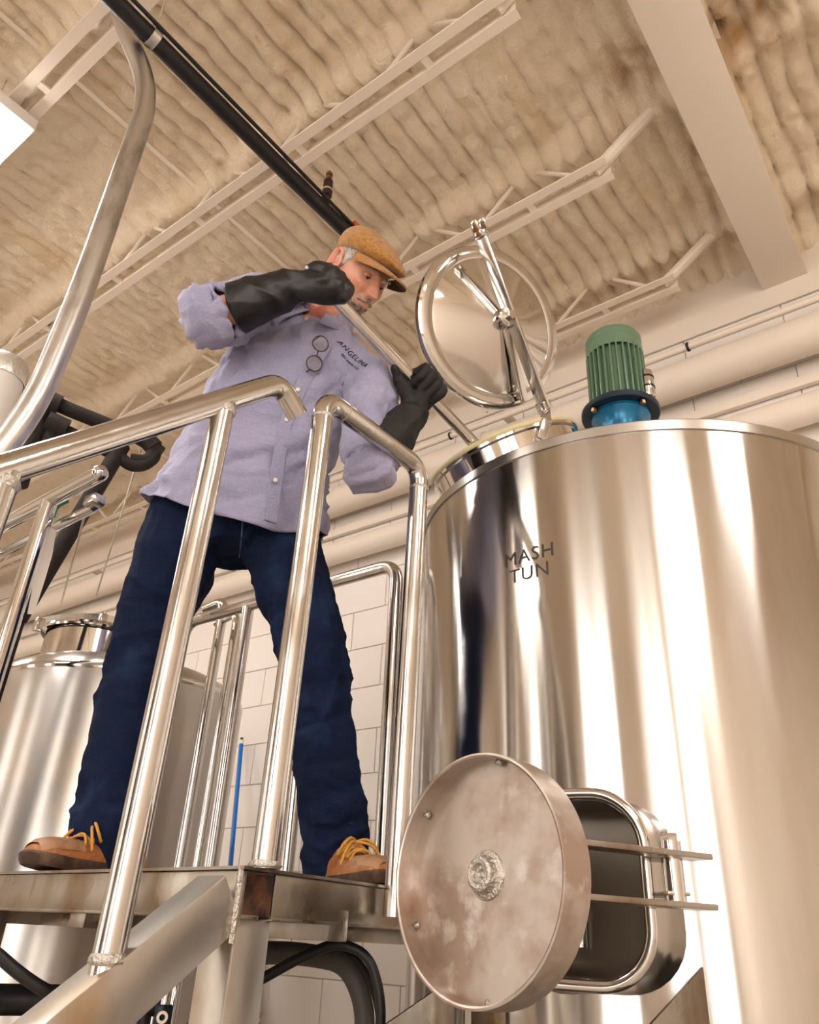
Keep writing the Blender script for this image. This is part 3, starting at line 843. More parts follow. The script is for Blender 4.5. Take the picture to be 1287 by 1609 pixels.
# hoop guard at the platform's right edge
ZR_ = 1.035 + CZ
g = thing('guard_hoop', (-1.0, 1.13, ZP), 'bent steel tube guard hoop between the man and the mash tun', 'railing')
ga, gb = Vector((-1.006, .957, ZR_)), Vector((-1.002, 1.305, ZR_))
part('hoop', tube_mesh([(-1.012, .957, ZP - .002), ga, gb, (-1.012, 1.305, ZP - .055)], RT + .0005, 28, bend=.05), 'rail_steel', g)
for (q, ax) in ((Vector((-1.006, .957, ZR_ - .055)), uz), (Vector((-1.002, 1.305, ZR_ - .06)), uz), (Vector((-1.006, 1.02, ZR_)), Vector((0, 1, 0)))):
    part('weld_ring', lathe_mesh([(RT, -.005), (RT + .0025, 0), (RT, .005)], q, ax, 24), 'weld', g, hard=False)
part('weld_ring', lathe_mesh([(RT, -.004), (RT + .006, 0), (RT, .008)], (-1.012, .957, ZP + .002), uz, 24), 'weld', g, hard=False)

# rail along the back of the platform
YB = 1.72
g = thing('back_rail', (-1.9, YB, ZP), 'steel tube railing along the far platform edge, seen between the legs', 'railing')
part('rail', tube_mesh([(-1.388, YB, ZP), (-1.392, YB, ZR_), (-2.42, YB, ZR_), (-2.42, YB, ZP)], RT - .001, 24, bend=.07), 'rail_steel', g)
for x in (-2.06, -1.73):
    part('post', tube_mesh([(x, YB, ZP), (x - .01, YB, ZR_ - .01)], RT - .001, 24), 'rail_steel', g)
# rail on the front edge left of the stair
g = thing('front_rail', (-2.1, .90, ZP), 'shiny steel tube railing at the left photo edge, behind the stair handrail', 'railing')
YF = .872
part('rail', tube_mesh([(-1.725, YF, ZR_), (-2.45, YF + .02, ZR_)], RT, 24), 'polished', g)
part('rail_end', lathe_mesh([(RT, 0), (RT * .9, .010), (RT * .5, .018), (0, .021)], (-1.725, YF, ZR_), (1, 0, 0), 24), 'polished', g, hard=False)
part('post', tube_mesh([(-1.975, YF + .005, ZP - .05), (-1.97, YF + .005, ZR_ - .01)], RT, 24), 'polished', g)
part('post', tube_mesh([(-2.40, YF + .02, ZP - .05), (-2.40, YF + .02, ZR_ - .01)], RT, 24), 'polished', g)
part('mid_rail', tube_mesh([(-1.975, YF + .005, CZ + .66), (-2.40, YF + .02, CZ + .66)], .015, 18), 'polished', g)
part('lower_rail', tube_mesh([(-1.80, YF + .05, ZR_ - .055), (-2.45, YF + .07, ZR_ - .055)], .014, 18), 'polished', g)
part('clip', box_mesh((-1.79, YF + .04, ZR_ - .045), (.05, .04, .03), bevel=.006), 'rail_steel', g)

# tag strap hanging from that rail
ts = P(90, 786, D=2.20)
tg = thing('hanging_strap', ts, 'white printed strap with a green buckle hanging from the left rail', 'strap')
sp_ = [P(88, 790, D=2.22), P(80, 830, D=2.20), P(72, 870, D=2.20), P(62, 910, D=2.20), P(48, 965, D=2.20)]
V, F = [], []
sv = Vector((.62, .78, 0))
for p, wd in zip(sp_, (.020, .030, .034, .028, .016)):
    for s1_, s2_ in ((-1, -1), (1, -1), (1, 1), (-1, 1)):
        V.append(p + sv * wd * s1_ * .5 + Vector((.78, -.62, 0)) * .001 * s2_)
for i in range(4):
    for k in range(4): F.append((i * 4 + k, i * 4 + (k + 1) % 4, i * 4 + 4 + (k + 1) % 4, i * 4 + 4 + k))
part('strap', mesh_from(V, F), 'strap_white', tg)
part('buckle', tube_mesh([P(82, 812, D=2.19), P(88, 795, D=2.19), P(106, 786, D=2.19)], .008, 10, bend=.02), 'green_plastic', tg, label='green buckle')

# ================================================================== SECOND TANK
C2, R2 = Vector((-3.046, 1.918, 0)), .515
zs = .86 + CZ
t2 = thing('fermentation_tank', (C2.x, C2.y, 0), 'domed stainless tank behind the man at left with a closed round hatch', 'tank')
part('shell', lathe_mesh([(.10, .32), (R2 - .02, .58), (R2, .62)] + [(R2, z) for z in np.linspace(.7, zs, 16)] + [(R2 - .004, zs + .02), (R2 - .03, zs + .05), (R2 - .10, zs + .085), (.26, zs + .13), (0, zs + .17)], (C2.x, C2.y, 0), seg=128), 'tank_steel_dull', t2)
part('seam_band', lathe_mesh([(R2 + .0, zs - .012), (R2 + .003, zs - .006), (R2 + .003, zs + .006), (R2 - .001, zs + .014)], (C2.x, C2.y, 0), seg=128), 'polished', t2)
for a in (45, 135, 225, 315):
    q = Vector((C2.x + math.cos(math.radians(a)) * .40, C2.y + math.sin(math.radians(a)) * .40, 0))
    part('leg', tube_mesh([q, q + Vector((0, 0, .66))], .03, 16), 'rail_steel', t2)
HC2 = P(152, 1010, D=3.46); HC2.z = zs + .09
part('hatch_collar', lathe_mesh([(.205, -.05), (.205, .115), (.198, .115), (.198, -.05)], HC2, uz, 72, True), 'polished', t2)
lid2 = part('hatch_lid', lathe_mesh([(.225, .108), (.228, .116), (.225, .126), (.20, .130), (.12, .165), (.03, .178), (0, .179)], HC2, uz, 72), 'lid_steel', t2)
bd = Vector((.62, .78, 0)).normalized()
arc = []
for k in range(13):
    s = -1 + 2 * k / 12
    arc.append(HC2 + bd * s * .245 + Vector((0, 0, .165 + .05 * (1 - s * s))))
V = []
sn = bd.cross(uz).normalized()
for p in arc:
    for o_, z_ in ((-.004, -.017), (.004, -.017), (.004, .017), (-.004, .017)): V.append(p + sn * o_ + uz * z_)
part('handle_bar', mesh_from(V, [(i * 4 + k, i * 4 + (k + 1) % 4, i * 4 + 4 + (k + 1) % 4, i * 4 + 4 + k) for i in range(12) for k in range(4)] + [(0, 1, 2, 3), (51, 50, 49, 48)]), 'rail_steel', lid2)
part('bar_bracket', box_mesh(HC2 + bd * -.245 + Vector((0, 0, .15)), (.035, .035, .06), bevel=.005), 'rail_steel', lid2)
part('bar_bracket', box_mesh(HC2 + bd * .245 + Vector((0, 0, .15)), (.035, .035, .06), bevel=.005), 'rail_steel', lid2)
part('bar_bracket', box_mesh(HC2 + Vector((.0, 0, .205)), (.03, .03, .06), bevel=.005), 'rail_steel', lid2)
part('center_stud', lathe_mesh([(0, .24), (.012, .24), (.012, .17), (0, .17)], HC2, uz, 12), 'polished', lid2)
# cables dropping to that tank
for (top, bot, lab) in ((P(222, 706, D=3.02), P(151, 936, D=3.40), 'thin steel cable dropping to the back tank, right one of two'), (P(139, 788, D=2.06), P(96, 948, D=3.40), 'thin steel cable dropping to the back tank, left one of two')):
    setp(link('steel_cable', tube_mesh([bot, top], .0035, 8), 'wire'), lab, 'cable', 'cables over the back tank')
# process pipes beside it
def ppipe(pts, r, label, clamps):
    t = thing('process_pipe', pts[0], label, 'pipe')
    part('pipe', tube_mesh(pts, r, 18, bend=.05), 'polished', t)
    for z_ in clamps:
        q = pts[0].lerp(pts[1], (z_ - pts[0].z) / (pts[1].z - pts[0].z))
        part('clamp', lathe_mesh([(r, -.012), (r + .010, -.008), (r + .010, .008), (r, .012)], q, uz, 20), 'rail_steel', t)
a = P(300, 1300, y=1.86); b = P(346, 946, y=1.86); a.z = .05; b.x = a.x = (a.x + b.x) / 2
ppipe([a, b, b + Vector((-.14, .02, 0))], .020, 'thin steel pipe with an elbow on top beside the back tank', (CZ + .17,))
a = P(322, 1320, y=1.84); b = P(368, 965, y=1.84); a.z = .05; b.x = a.x = (a.x + b.x) / 2
ppipe([a, b, b + Vector((-.16, .03, 0))], .016, 'thinner steel pipe right beside the back rail post', (CZ + .16,))

# blue pole leaning on the wall
a, b = P(363, 1350, y=2.86), P(380, 1160, y=3.05)
a = a + (a - b) * ((a.z - .02) / (b.z - a.z))
bp = thing('broom_pole', a, 'bright blue pole leaning against the block wall between the man\'s legs', 'pole')
part('shaft', tube_mesh([a, b - (b - a).normalized() * .04], .0125, 14), 'blue_fiberglass', bp)
part('tip', tube_mesh([b - (b - a).normalized() * .045, b - (b - a).normalized() * .018], .0135, 14), 'white_plastic', bp)
part('thread', tube_mesh([b - (b - a).normalized() * .018, b], .009, 12), 'black_rubber', bp)

# ---- dark hose frame at left (supply boom)
DB = 3.0
bo = thing('supply_boom', P(120, 650, D=DB), 'dark padded pipe boom with a curled end under the ceiling at left', 'boom')
def bt(name, pts, r, m='dark_foam', D=DB):
    pts = [P(px, py, D=(DB if len(q) == 0 else q[0])) for (px, py, *q) in pts]
    return part(name, tube_mesh(pts, r * 1.3, 14, bend=.06), m, bo)
bt('arm', [(40, 610), (100, 640), (170, 668), (225, 690), (252, 712)], .024)
bt('arm', [(20, 645), (80, 668), (130, 690), (185, 715)], .022)
bt('sleeve', [(52, 622), (92, 640)], .040)
bt('sleeve', [(72, 664), (104, 678)], .040)
bt('sleeve', [(225, 685), (243, 704)], .030)
bt('post', [(62, 640), (24, 760)], .036)
bt('post', [(44, 630), (30, 700)], .030)
bt('post', [(82, 675), (55, 735)], .024)
bt('curl', [(236, 694), (247, 716), (226, 732), (205, 732), (185, 716), (172, 716)], .020)
bt('curl', [(243, 700), (235, 725), (205, 722)], .020)
bt('strut', [(192, 700), (28, 972, 3.0)], .026)
part('stand', tube_mesh([P(28, 972, D=3.0), Vector((P(28, 972, D=3.0).x - .02, P(28, 972, D=3.0).y, 0.02))], .026, 14), 'dark_foam', bo)

# ---- hoses under the deck
def hose(name, pts, r, m, label, cat='hose', group=None):
    o = link(name, tube_mesh(pts, r, 16, bend=.12), m)
    return setp(o, label, cat, group)
Yh = 1.30
hp = [P(250, 1505, D=1.75), P(380, 1497, D=1.80), P(470, 1497, D=1.86), P(545, 1512, D=1.92), P(575, 1580, D=1.92)]
hose('drain_hose', hp + [Vector((hp[-1].x, hp[-1].y, .02))], .021, 'hose_grey', 'thick dark grey hose bending down under the platform corner')
hp = [P(330, 1572, D=1.60), P(400, 1545, D=1.66), P(470, 1505, D=1.70), P(530, 1480, D=1.74), P(580, 1500, D=1.74), P(600, 1570, D=1.74)]
hose('power_cable', [Vector((hp[0].x - .1, hp[0].y, .02)), hp[0] + Vector((-.05, 0, -.05))] + hp + [Vector((hp[-1].x, hp[-1].y, .02))], .0095, 'black_rubber', 'glossy black cable arching in front of the grey hose under the platform', 'cable')
hp = [P(555, 1498, D=1.98), P(585, 1545, D=1.98), P(598, 1600, D=1.98)]
hose('power_cable', [P(470, 1492, D=1.98)] + hp + [Vector((hp[-1].x, hp[-1].y, .02))], .008, 'black_rubber', 'thin black cable tied behind the grey hose by the back platform leg', 'cable')
hp = [P(-90, 1470, D=1.9), P(-20, 1485, D=1.9), P(30, 1530, D=1.9), P(75, 1560, D=1.9), P(130, 1575, D=1.95)]
hose('power_cable', hp + [P(170, 1570, D=2.0), Vector((P(170, 1570, D=2.0).x, P(170, 1570, D=2.0).y, .02))], .012, 'black_rubber', 'black cable sagging below the platform at far left', 'cable')
a, b = P(-60, 1570, D=2.3), P(262, 1573, D=2.3)
t = thing('floor_pipe_rack', (a + b) / 2, 'dark horizontal pipe below the platform at bottom left', 'pipe')
part('pipe', tube_mesh([a, b], .032, 16), 'black_pipe', t)
part('pipe', tube_mesh([a + Vector((0, 0, -.07)), b + Vector((0, 0, -.07))], .022, 16), 'black_pipe', t)
for q in (a.lerp(b, .08), a.lerp(b, .9)):
    part('stand', tube_mesh([q + Vector((0, 0, -.02)), Vector((q.x, q.y, 0))], .016, 12), 'black_pipe', t)
vq = P(256, 1597, D=2.05)
vt = thing('valve', vq, 'small valve body with a round port below the platform', 'valve')
part('body', box_mesh(vq, (.03, .03, .045), bevel=.006), 'motor_dark', vt)
part('port', lathe_mesh([(.006, .024), (.012, .024), (.012, 0), (.006, 0)], vq, Vector((.75, -.66, 0)), 16, True), 'polished', vt)
part('pipe', tube_mesh([vq + Vector((0, 0, .02)), Vector((vq.x, vq.y, ZP - .1))], .011, 12), 'polished', vt)
part('pipe', tube_mesh([vq + Vector((0, 0, -.02)), Vector((vq.x, vq.y, 0.01))], .011, 12), 'polished', vt)
# white wall conduit with clamp under the deck
wq = P(378, 1560, y=3.02)
wt = thing('wall_conduit', (wq.x, wq.y, .0), 'white vertical conduit with clamps low on the block wall', 'pipe')
part('pipe', tube_mesh([(wq.x, wq.y, .02), (wq.x, wq.y, CZ + .10)], .045, 20), 'upper_paint', wt)
for z_ in (wq.z - .06, wq.z - .02):
    part('clamp', box_mesh((wq.x + .03, wq.y - .02, z_ - .04), (.20, .10, .016), bevel=.004), 'upper_paint', wt)
part('bolt', lathe_mesh([(0, .02), (.012, .02), (.012, 0), (0, 0)], (wq.x - .02, wq.y - .05, wq.z - .06), (0, -1, 0), 8), 'brass', wt)
wq = P(403, 1540, y=2.6)
setp(link('support_strut', box_mesh((wq.x, wq.y, (ZP - .2) / 2), (.035, .035, ZP - .2), bevel=.004), 'deck_steel'), 'slim brown steel strut standing behind the platform below the man', 'strut')

# ================================================================== THE MAN
def cv(x, y, z): return Vector(C(x, y, z))
CAMP = Vector((0, 0, CZ))
ankR, kneR, hipR = cv(-1.722, 1.112, .169), cv(-1.752, 1.128, .606), cv(-1.622, 1.10, .985)
ankL, kneL, hipL = cv(-1.325, 1.472, .18), cv(-1.335, 1.345, .594), cv(-1.452, 1.262, .985)
pel = (hipR + hipL) / 2
rodA, rodE = P(520, 461, D=1.475), P(752, 704, D=1.80)
rodU = (rodE - rodA).normalized()
def rod_at(px, py):
    """point of the rod closest to the line of sight"""
    d = Vector(ray(px, py).tolist()).normalized()
    n = d.cross(rodU); n2 = n.cross(d)
    t = (CAMP - rodA).dot(n2) / rodU.dot(n2)
    return rodA + rodU * t
shR, elR, wrR = P(418, 480, D=1.72), P(334, 498, D=1.60), P(466, 449, D=1.49)
shL, elL, wrL = P(578, 604, D=1.69), P(580, 732, D=1.61), P(645, 654, D=1.64)
handR_c, handL_c = rod_at(517, 458), rod_at(664, 612)
neck0, headC = cv(-1.235, 1.138, 1.52), P(561, 433, D=1.615)

man = thing('person', (pel.x, pel.y, ZP), 'man in tan flat cap, blue shirt and jeans stirring the mash tun with a rod', 'person')

def sphere_mesh(c, r, n=12):
    bm = bmesh.new(); bmesh.ops.create_uvsphere(bm, u_segments=n * 2, v_segments=n, radius=1)
    r = (r, r, r) if not isinstance(r, (tuple, list)) else r
    bmesh.ops.scale(bm, vec=r, verts=bm.verts); bmesh.ops.translate(bm, vec=Vector(c), verts=bm.verts)
    return bm_mesh(bm)
def spline(pts, rad, n=6):
    """Catmull-Rom through points and radii"""
    pts = [Vector(p) for p in pts]; out, ro = [], []
    for i in range(len(pts) - 1):
        p0 = pts[max(i - 1, 0)]; p1 = pts[i]; p2 = pts[i + 1]; p3 = pts[min(i + 2, len(pts) - 1)]
        for k in range(n):
            t = k / n
            out.append(.5 * ((2 * p1) + (p2 - p0) * t + (2 * p0 - 5 * p1 + 4 * p2 - p3) * t * t + (3 * p1 - p0 - 3 * p2 + p3) * t ** 3))
            s = t * t * (3 - 2 * t); ro.append(rad[i] * (1 - s) + rad[i + 1] * s)
    out.append(pts[-1]); ro.append(rad[-1])
    return out, ro
def limb(pts, rad, n=6, seg=24, ends=True):
    p, r = spline(pts, rad, n)
    m = [tube_mesh(p, r, seg)]
    if ends: m += [sphere_mesh(p[0], r[0] * .98), sphere_mesh(p[-1], r[-1] * .98)]
    return join_meshes(m)
def ell_loft(secs, n=8, seg=64, close=True, mod=None, expo=2.0):
    """secs = [(centre, half width, half depth, side axis)]; interpolated; sections stay square to the spine"""
    K = len(secs)
    def interp(vals):
        o = []
        for i in range(K - 1):
            p0 = vals[max(i - 1, 0)]; p1 = vals[i]; p2 = vals[i + 1]; p3 = vals[min(i + 2, K - 1)]
            for k in range(n):
                t = k / n
                o.append(.5 * ((2 * p1) + (p2 - p0) * t + (2 * p0 - 5 * p1 + 4 * p2 - p3) * t * t + (3 * p1 - p0 - 3 * p2 + p3) * t ** 3))
        o.append(vals[-1]); return np.array(o)
    cen = interp([np.array(s[0]) for s in secs]); A = interp([np.array([s[1]]) for s in secs])[:, 0]; B = interp([np.array([s[2]]) for s in secs])[:, 0]
    SX = interp([np.array(s[3]) for s in secs])
    V = []; m = len(cen)
    for i in range(m):
        t = cen[min(i + 1, m - 1)] - cen[max(i - 1, 0)]; t /= np.linalg.norm(t)
        s = SX[i] - t * SX[i].dot(t); s /= np.linalg.norm(s)
        f = np.cross(s, t)
        if f.dot(np.array(CAMP) - cen[i]) < 0: f = -f
        for k in range(seg):
            a = 2 * math.pi * k / seg
            ca, sa = math.cos(a), math.sin(a)
            ca = math.copysign(abs(ca) ** (2 / expo), ca); sa = math.copysign(abs(sa) ** (2 / expo), sa)
            v = cen[i] + s * A[i] * ca + f * B[i] * sa
            if mod is not None: v = mod(v, i / (m - 1), a, s, f, t)
            V.append(v)
    F = []
    for i in range(m - 1):
        for k in range(seg):
            k2 = (k + 1) % seg
            F.append((i * seg + k, i * seg + k2, (i + 1) * seg + k2, (i + 1) * seg + k))
    if close:
        F.append(tuple(range(seg))[::-1]); F.append(tuple(range((m - 1) * seg, m * seg)))
    return mesh_from(V, F)
def displace(me, fn):
    co = get_co(me); no = get_no(me)
    set_co(me, co + no * fn(co)[:, None])
    return me
def folds(co, centre, axis, freq, amp, fall, warp=.5, seed=0):
    """soft cloth folds: wavy ridges square to axis that fade away from centre"""
    c = np.array(centre); ax = np.array(axis); ax = ax / np.linalg.norm(ax)
    r = co - c
    s = r @ ax
    w = fbm(co * 9 + seed, 3) * warp
    f = np.sin((s * freq + w * 6) * 2 * math.pi)
    f = np.sign(f) * np.abs(f) ** .8
    msk = np.clip(vnoise(co * 7 + 31 + seed) * 2.2 - .6, 0, 1)
    return amp * f * np.exp(-(np.linalg.norm(r, axis=1) / fall) ** 2) * msk

def ridge(co, run, f_across, f_along, seed=0, sharp_=1.6):
    """long soft creases running along one direction, 0..1"""
    r = np.array(run, float); r /= np.linalg.norm(r)
    a = np.cross(r, [.3, .2, .93]); a /= np.linalg.norm(a); b = np.cross(r, a)
    w = fbm(co * 6 + seed * 3.1, 2) * .10
    p = np.stack([(co @ r) * f_along + seed * 7.7, (co @ a + w) * f_across, (co @ b + w) * f_across], 1)
    return (1 - np.abs(2 * vnoise(p) - 1)) ** sharp_
def near(co, c, fall):
    return np.exp(-(np.linalg.norm(co - np.array(c), axis=1) / fall) ** 2)

s0 = np.array([.70, .714, 0]); s1 = np.array([.60, .597, -.53])
# ---- head (sculpted in its own frame: x right, y forward, z up)
fc = np.array([.62, -.50, .60]); fc /= np.linalg.norm(fc)
uc = np.array([.55, .82, .115]); uc -= fc * uc.dot(fc); uc /= np.linalg.norm(uc)
xc = np.cross(fc, uc)
HM = np.stack([RM @ xc, RM @ fc, RM @ uc], 1)           # head axes as columns
hc = np.array(headC)
def H(v): return Vector((HM @ np.array(v, float) + hc).tolist())
def G(x, s): return np.exp(-(x / s) ** 2)
def head_shape(nu=120, nv=100):
    u = np.linspace(0, 2 * math.pi, nu, endpoint=False); v = np.linspace(0.001, math.pi - .001, nv)
    U, Vv = np.meshgrid(u, v)
    x = .076 * np.sin(Vv) * np.cos(U); y = .098 * np.sin(Vv) * np.sin(U); z = .120 * np.cos(Vv)
    x, y, z = x.ravel(), y.ravel(), z.ravel()
    front = np.clip(y / .09, 0, 1)
    low = np.clip(-z / .12, 0, 1)
    x = x * (1 - .30 * low ** 1.6)                       # jaw narrows
    y = y * np.where(y > 0, .95, 1.0) - .012 * np.where(y < 0, low, 0) * 0
    y = np.where(y < 0, y * (1 - .35 * low ** 1.3), y)    # back of the jaw goes into the neck
    y = y + .020 * front * G(z + .100, .026) * G(x, .030)  # chin
    y = y + .012 * front * low                            # lower face comes forward
    y = y - .006 * front * G(z - .055, .03)               # flat brow
    y = y + .007 * front * G(z - .030, .011) * (G(np.abs(x) - .026, .022))      # brow ridge
    ex = np.abs(x) - .031
    y = y - .015 * front * G(ex, .017) * G(z - .010, .013)                       # sockets
    y = y + .0055 * front * G(ex, .013) * G(z - .009, .006)                      # lids
    y = y - .003 * front * G(ex, .014) * G(z - .0025, .002)
    # nose
    bridge = np.clip((.022 - z) / .052, 0, 1)
    nose = np.where((z < .03), (.004 + .026 * bridge ** 1.2), 0) * np.where(z < -.030, G(z + .030, .008), 1) * np.where(z > .02, G(z - .02, .01), 1)
    y = y + front * nose * G(x, .0085 + .006 * bridge)
    y = y + .008 * front * G(np.abs(x) - .014, .006) * G(z + .029, .008)         # nostril wings
    # cheeks, smile folds
    y = y + .007 * front * G(np.abs(x) - .043, .018) * G(z + .020, .018)
    x = x + np.sign(x) * .004 * G(z + .015, .02) * G(np.abs(y) - .055, .03)
    y = y - .004 * front * G(np.abs(x) - (.024 + (-.03 - z) * .35), .0045) * G(z + .047, .018)
    # mouth
    y = y + .009 * front * G(x, .030) * G(z + .058, .020)
    y = y + .003 * front * G(x, .020) * (G(z + .0525, .004) + G(z + .0655, .0045))
    y = y - .005 * front * G(x, .024) * G(z + .059 - np.abs(x) * .12, .0028)
    y = y - .006 * front * G(x, .022) * G(z + .078, .007)                        # under the lip
    return np.stack([x, y, z], 1), nu, nv
hv, nu, nv = head_shape()
idx = np.arange(nu * nv).reshape(nv, nu)
hF = [(int(idx[j, i]), int(idx[j + 1, i]), int(idx[j + 1, (i + 1) % nu]), int(idx[j, (i + 1) % nu])) for j in range(nv - 1) for i in range(nu)]
hF += [tuple(int(q) for q in idx[0]), tuple(int(q) for q in idx[-1][::-1])]
head_w = hv @ HM.T + hc
head_me = mesh_from(head_w.tolist(), hF)
def ear(sx):
    """rim, lobe and bowl of an ear"""
    def E(y, z, o): return H((sx * (.0755 + o + .10 * max(-y, 0) * .9), -.010 + y, z - .002))
    rim = []
    for k in range(15):
        a = math.radians(-62 + k * 20)                   # from the lobe up the back and over to the front
        rim.append(E(-.018 * math.cos(a) + (.006 if k > 11 else 0), .034 * math.sin(a) * (1 if k < 11 else .9), .012))
    m = [limb(rim, [.0052] * 15, 2, 10)]
    m.append(limb([E(.002, -.030, .008), E(.004, -.034, .008), E(.006, -.022, .006)], [.0065, .006, .005], 3, 10))
    for (y_, z_, r_) in ((-.004, .018, .013), (-.005, .004, .014), (-.002, -.012, .012)):
        m.append(limb([E(y_, z_, -.008), E(y_ - .002, z_ - .004, -.008)], [r_, r_], 2, 12))
    m.append(limb([E(-.007, .024, .0095), E(-.010, .006, .0085), E(-.006, -.012, .008)], [.0035, .004, .0035], 4, 8))
    m.append(limb([E(.009, .004, .007), E(.010, -.006, .008)], [.0045, .0045], 2, 8))
    return join_meshes(m)
neck_top = H((0, -.030, -.060))
body_parts = [head_me, ear(1), ear(-1),
    limb([cv(-1.275, 1.15, 1.43), neck0, neck0.lerp(neck_top, .55), neck_top], [.075, .062, .058, .056], 5),
    limb([H((0, .01, -.095)), neck0 + Vector((.035, -.035, -.01))], [.035, .045], 5),
    ell_loft([(cv(-1.54, 1.18, .95), .15, .10, s0), (cv(-1.47, 1.17, 1.15), .15, .095, s0), (cv(-1.36, 1.15, 1.36), .16, .10, s1), (cv(-1.27, 1.145, 1.46), .13, .08, s1), (cv(-1.24, 1.14, 1.51), .07, .06, s1)], 5, 32),
    limb([shR, elR, wrR, wrR.lerp(handR_c, .4)], [.055, .043, .028, .014], 6), limb([shL, elL, wrL, wrL.lerp(handL_c, .4)], [.055, .046, .028, .014], 6),
    limb([hipR, kneR, ankR], [.085, .058, .040], 6), limb([hipL, kneL, ankL], [.085, .058, .040], 6),
    limb([ankR, ankR + Vector((-.01, -.10, -.045))], [.036, .03], 4), limb([ankL, ankL + Vector((.1, -.03, -.055))], [.036, .03], 4)]
body = remesh(join_meshes(body_parts), .0030, 2, .4)
displace(body, lambda co: fbm(co * 60, 2) * .0008)
body_o = link('body', body, 'skin', man)

def head_patch(name, cond, off, m, rough=.0, thick=.0):
    """hair lying on the head: a copied piece of the head's surface lifted off it"""
    c = hv; msk = cond(c[:, 0], c[:, 1], c[:, 2])
    faces = [f for f in hF if len(f) == 4 and all(msk[i] for i in f)]
    used = sorted({i for f in faces for i in f}); mp = {i: k for k, i in enumerate(used)}
    loc = c[used]
    nrm = loc / np.array([.076, .098, .12]) ** 2; nrm /= np.linalg.norm(nrm, axis=1)[:, None]
    cnt = np.zeros(len(used)); 
    for f in faces:
        for i in f: cnt[mp[i]] += 1
    edge = cnt < 4
    h = np.where(edge, -.001, off + rough * (vnoise(loc * 330) - .5) + rough * (vnoise(loc * 160 + 7) - .5))
    out = loc + nrm * h[:, None]
    return part(name, mesh_from((out @ HM.T + hc).tolist(), [tuple(mp[i] for i in f) for f in faces]), m, man, hard=False)
# grey sides, darker at the nape
for sgn in (1, -1):
    head_patch('hair', lambda x, y, z: (x * sgn > .030) & (y < .050 - np.clip(.045 - z, 0, .1) * .55 + .004 * np.sin(z * 900)) & (y > -.03) & (z > -.026) & (z < .075), .0060, 'grey_hair', .007)
head_patch('hair', lambda x, y, z: (y < -.022) & (z > -.045) & (z < .07), .005, 'dark_hair', .005)
head_patch('moustache', lambda x, y, z: (y > .05) & (np.abs(x) < .034) & (z > -.0535 - np.abs(x) * .35) & (z < -.037 - np.abs(x) * .28), .0045, 'beard_hair', .004)
head_patch('goatee', lambda x, y, z: (y > .020) & (np.abs(x) < .050) & (z < -.069 + np.abs(x) * .25) & (z > -.1175), .0045, 'beard_hair', .005)
for sx in (-1, 1):
    ec = (sx * .0305, .0705, .0085)
    e = part('eye', sphere_mesh(H(ec), .0115, 14), 'eye_white', man, hard=False)
    part('iris', sphere_mesh(H((ec[0] + .0012, ec[1] + .0062, ec[2] - .0035)), .0058, 10), 'iris', e, hard=False)
    for up_lid in (True, False):                         # lids: shells round the eyeball, gaze cast down
        V, F = [], []
        n1_, n2_ = 17, 7
        for i in range(n1_):
            b_ = math.radians(-88 + 176 * i / (n1_ - 1))
            for j in range(n2_):
                t_ = j / (n2_ - 1)
                open_ = (-.10 - .28 * abs(math.sin(b_)) ** 2) if up_lid else (-.52 + .16 * abs(math.sin(b_)) ** 2)
                el_ = open_ + t_ * ((1.35 - open_) if up_lid else (-1.35 - open_))
                r_ = .0124 if up_lid else .0121
                V.append(H((ec[0] + r_ * math.sin(b_) * math.cos(el_), ec[1] + r_ * math.cos(b_) * math.cos(el_), ec[2] + r_ * math.sin(el_))))
        for i in range(n1_ - 1):
            for j in range(n2_ - 1): F.append((i * n2_ + j, i * n2_ + j + 1, (i + 1) * n2_ + j + 1, (i + 1) * n2_ + j))
        part('eyelid', mesh_from(V, F), 'skin', e, hard=False)
    ln_ = []
    for i in range(9):
        b_ = math.radians(-72 + 144 * i / 8); el_ = -.12 - .28 * math.sin(b_) ** 2
        ln_.append(H((ec[0] + .0130 * math.sin(b_) * math.cos(el_), ec[1] + .0130 * math.cos(b_) * math.cos(el_), ec[2] + .0130 * math.sin(el_))))
    part('eyelashes', tube_mesh(ln_, [.0004, .0008, .0011, .0012, .0013, .0012, .0011, .0008, .0004], 6), 'iris', e, hard=False)
    # brow hair
    part('eyebrow', limb([H((sx * .014, .0955, .026)), H((sx * .030, .0955, .031)), H((sx * .046, .0825, .027))], [.003, .0036, .002], 5, 8), 'beard_hair', man, hard=False)

# ---- flat cap
def cap_pts():
    nu_, nv_ = 72, 22
    V = []
    for j in range(nv_):
        t = j / (nv_ - 1)                               # 0 at band, 1 on top
        for i in range(nu_):
            a = 2 * math.pi * i / nu_
            ca, sa = math.cos(a), math.sin(a)
            fr = max(sa, 0)
            base_r = (.0835, .104 + .004 * fr)
            zb = .030 + .026 * (sa * .5 + .5) + .004 * math.cos(2 * a)
            ph = t * math.pi / 2
            puff = 1 + .13 * math.sin(min(t * 3.2, 1) * math.pi / 2) * (1 - t * .2)
            rx = base_r[0] * math.cos(ph) ** .75 * puff
            ry = base_r[1] * math.cos(ph) ** .75 * (puff + .22 * fr * math.sin(min(t * 4, 1) * math.pi / 2))
            zt = .126 - .020 * sa * math.cos(ph) - .018 * fr * math.cos(ph)
            z = zb + (zt - zb) * math.sin(ph) ** .85
            V.append((rx * ca, ry * sa + .004, z))
    F = []
    for j in range(nv_ - 1):
        for i in range(nu_):
            F.append((j * nu_ + i, j * nu_ + (i + 1) % nu_, (j + 1) * nu_ + (i + 1) % nu_, (j + 1) * nu_ + i))
    F.append(tuple(range(nu_))[::-1])
    return V, F
V, F = cap_pts()
V = np.array(V); V = V + (fbm(V * 30, 3) * .006)[:, None]
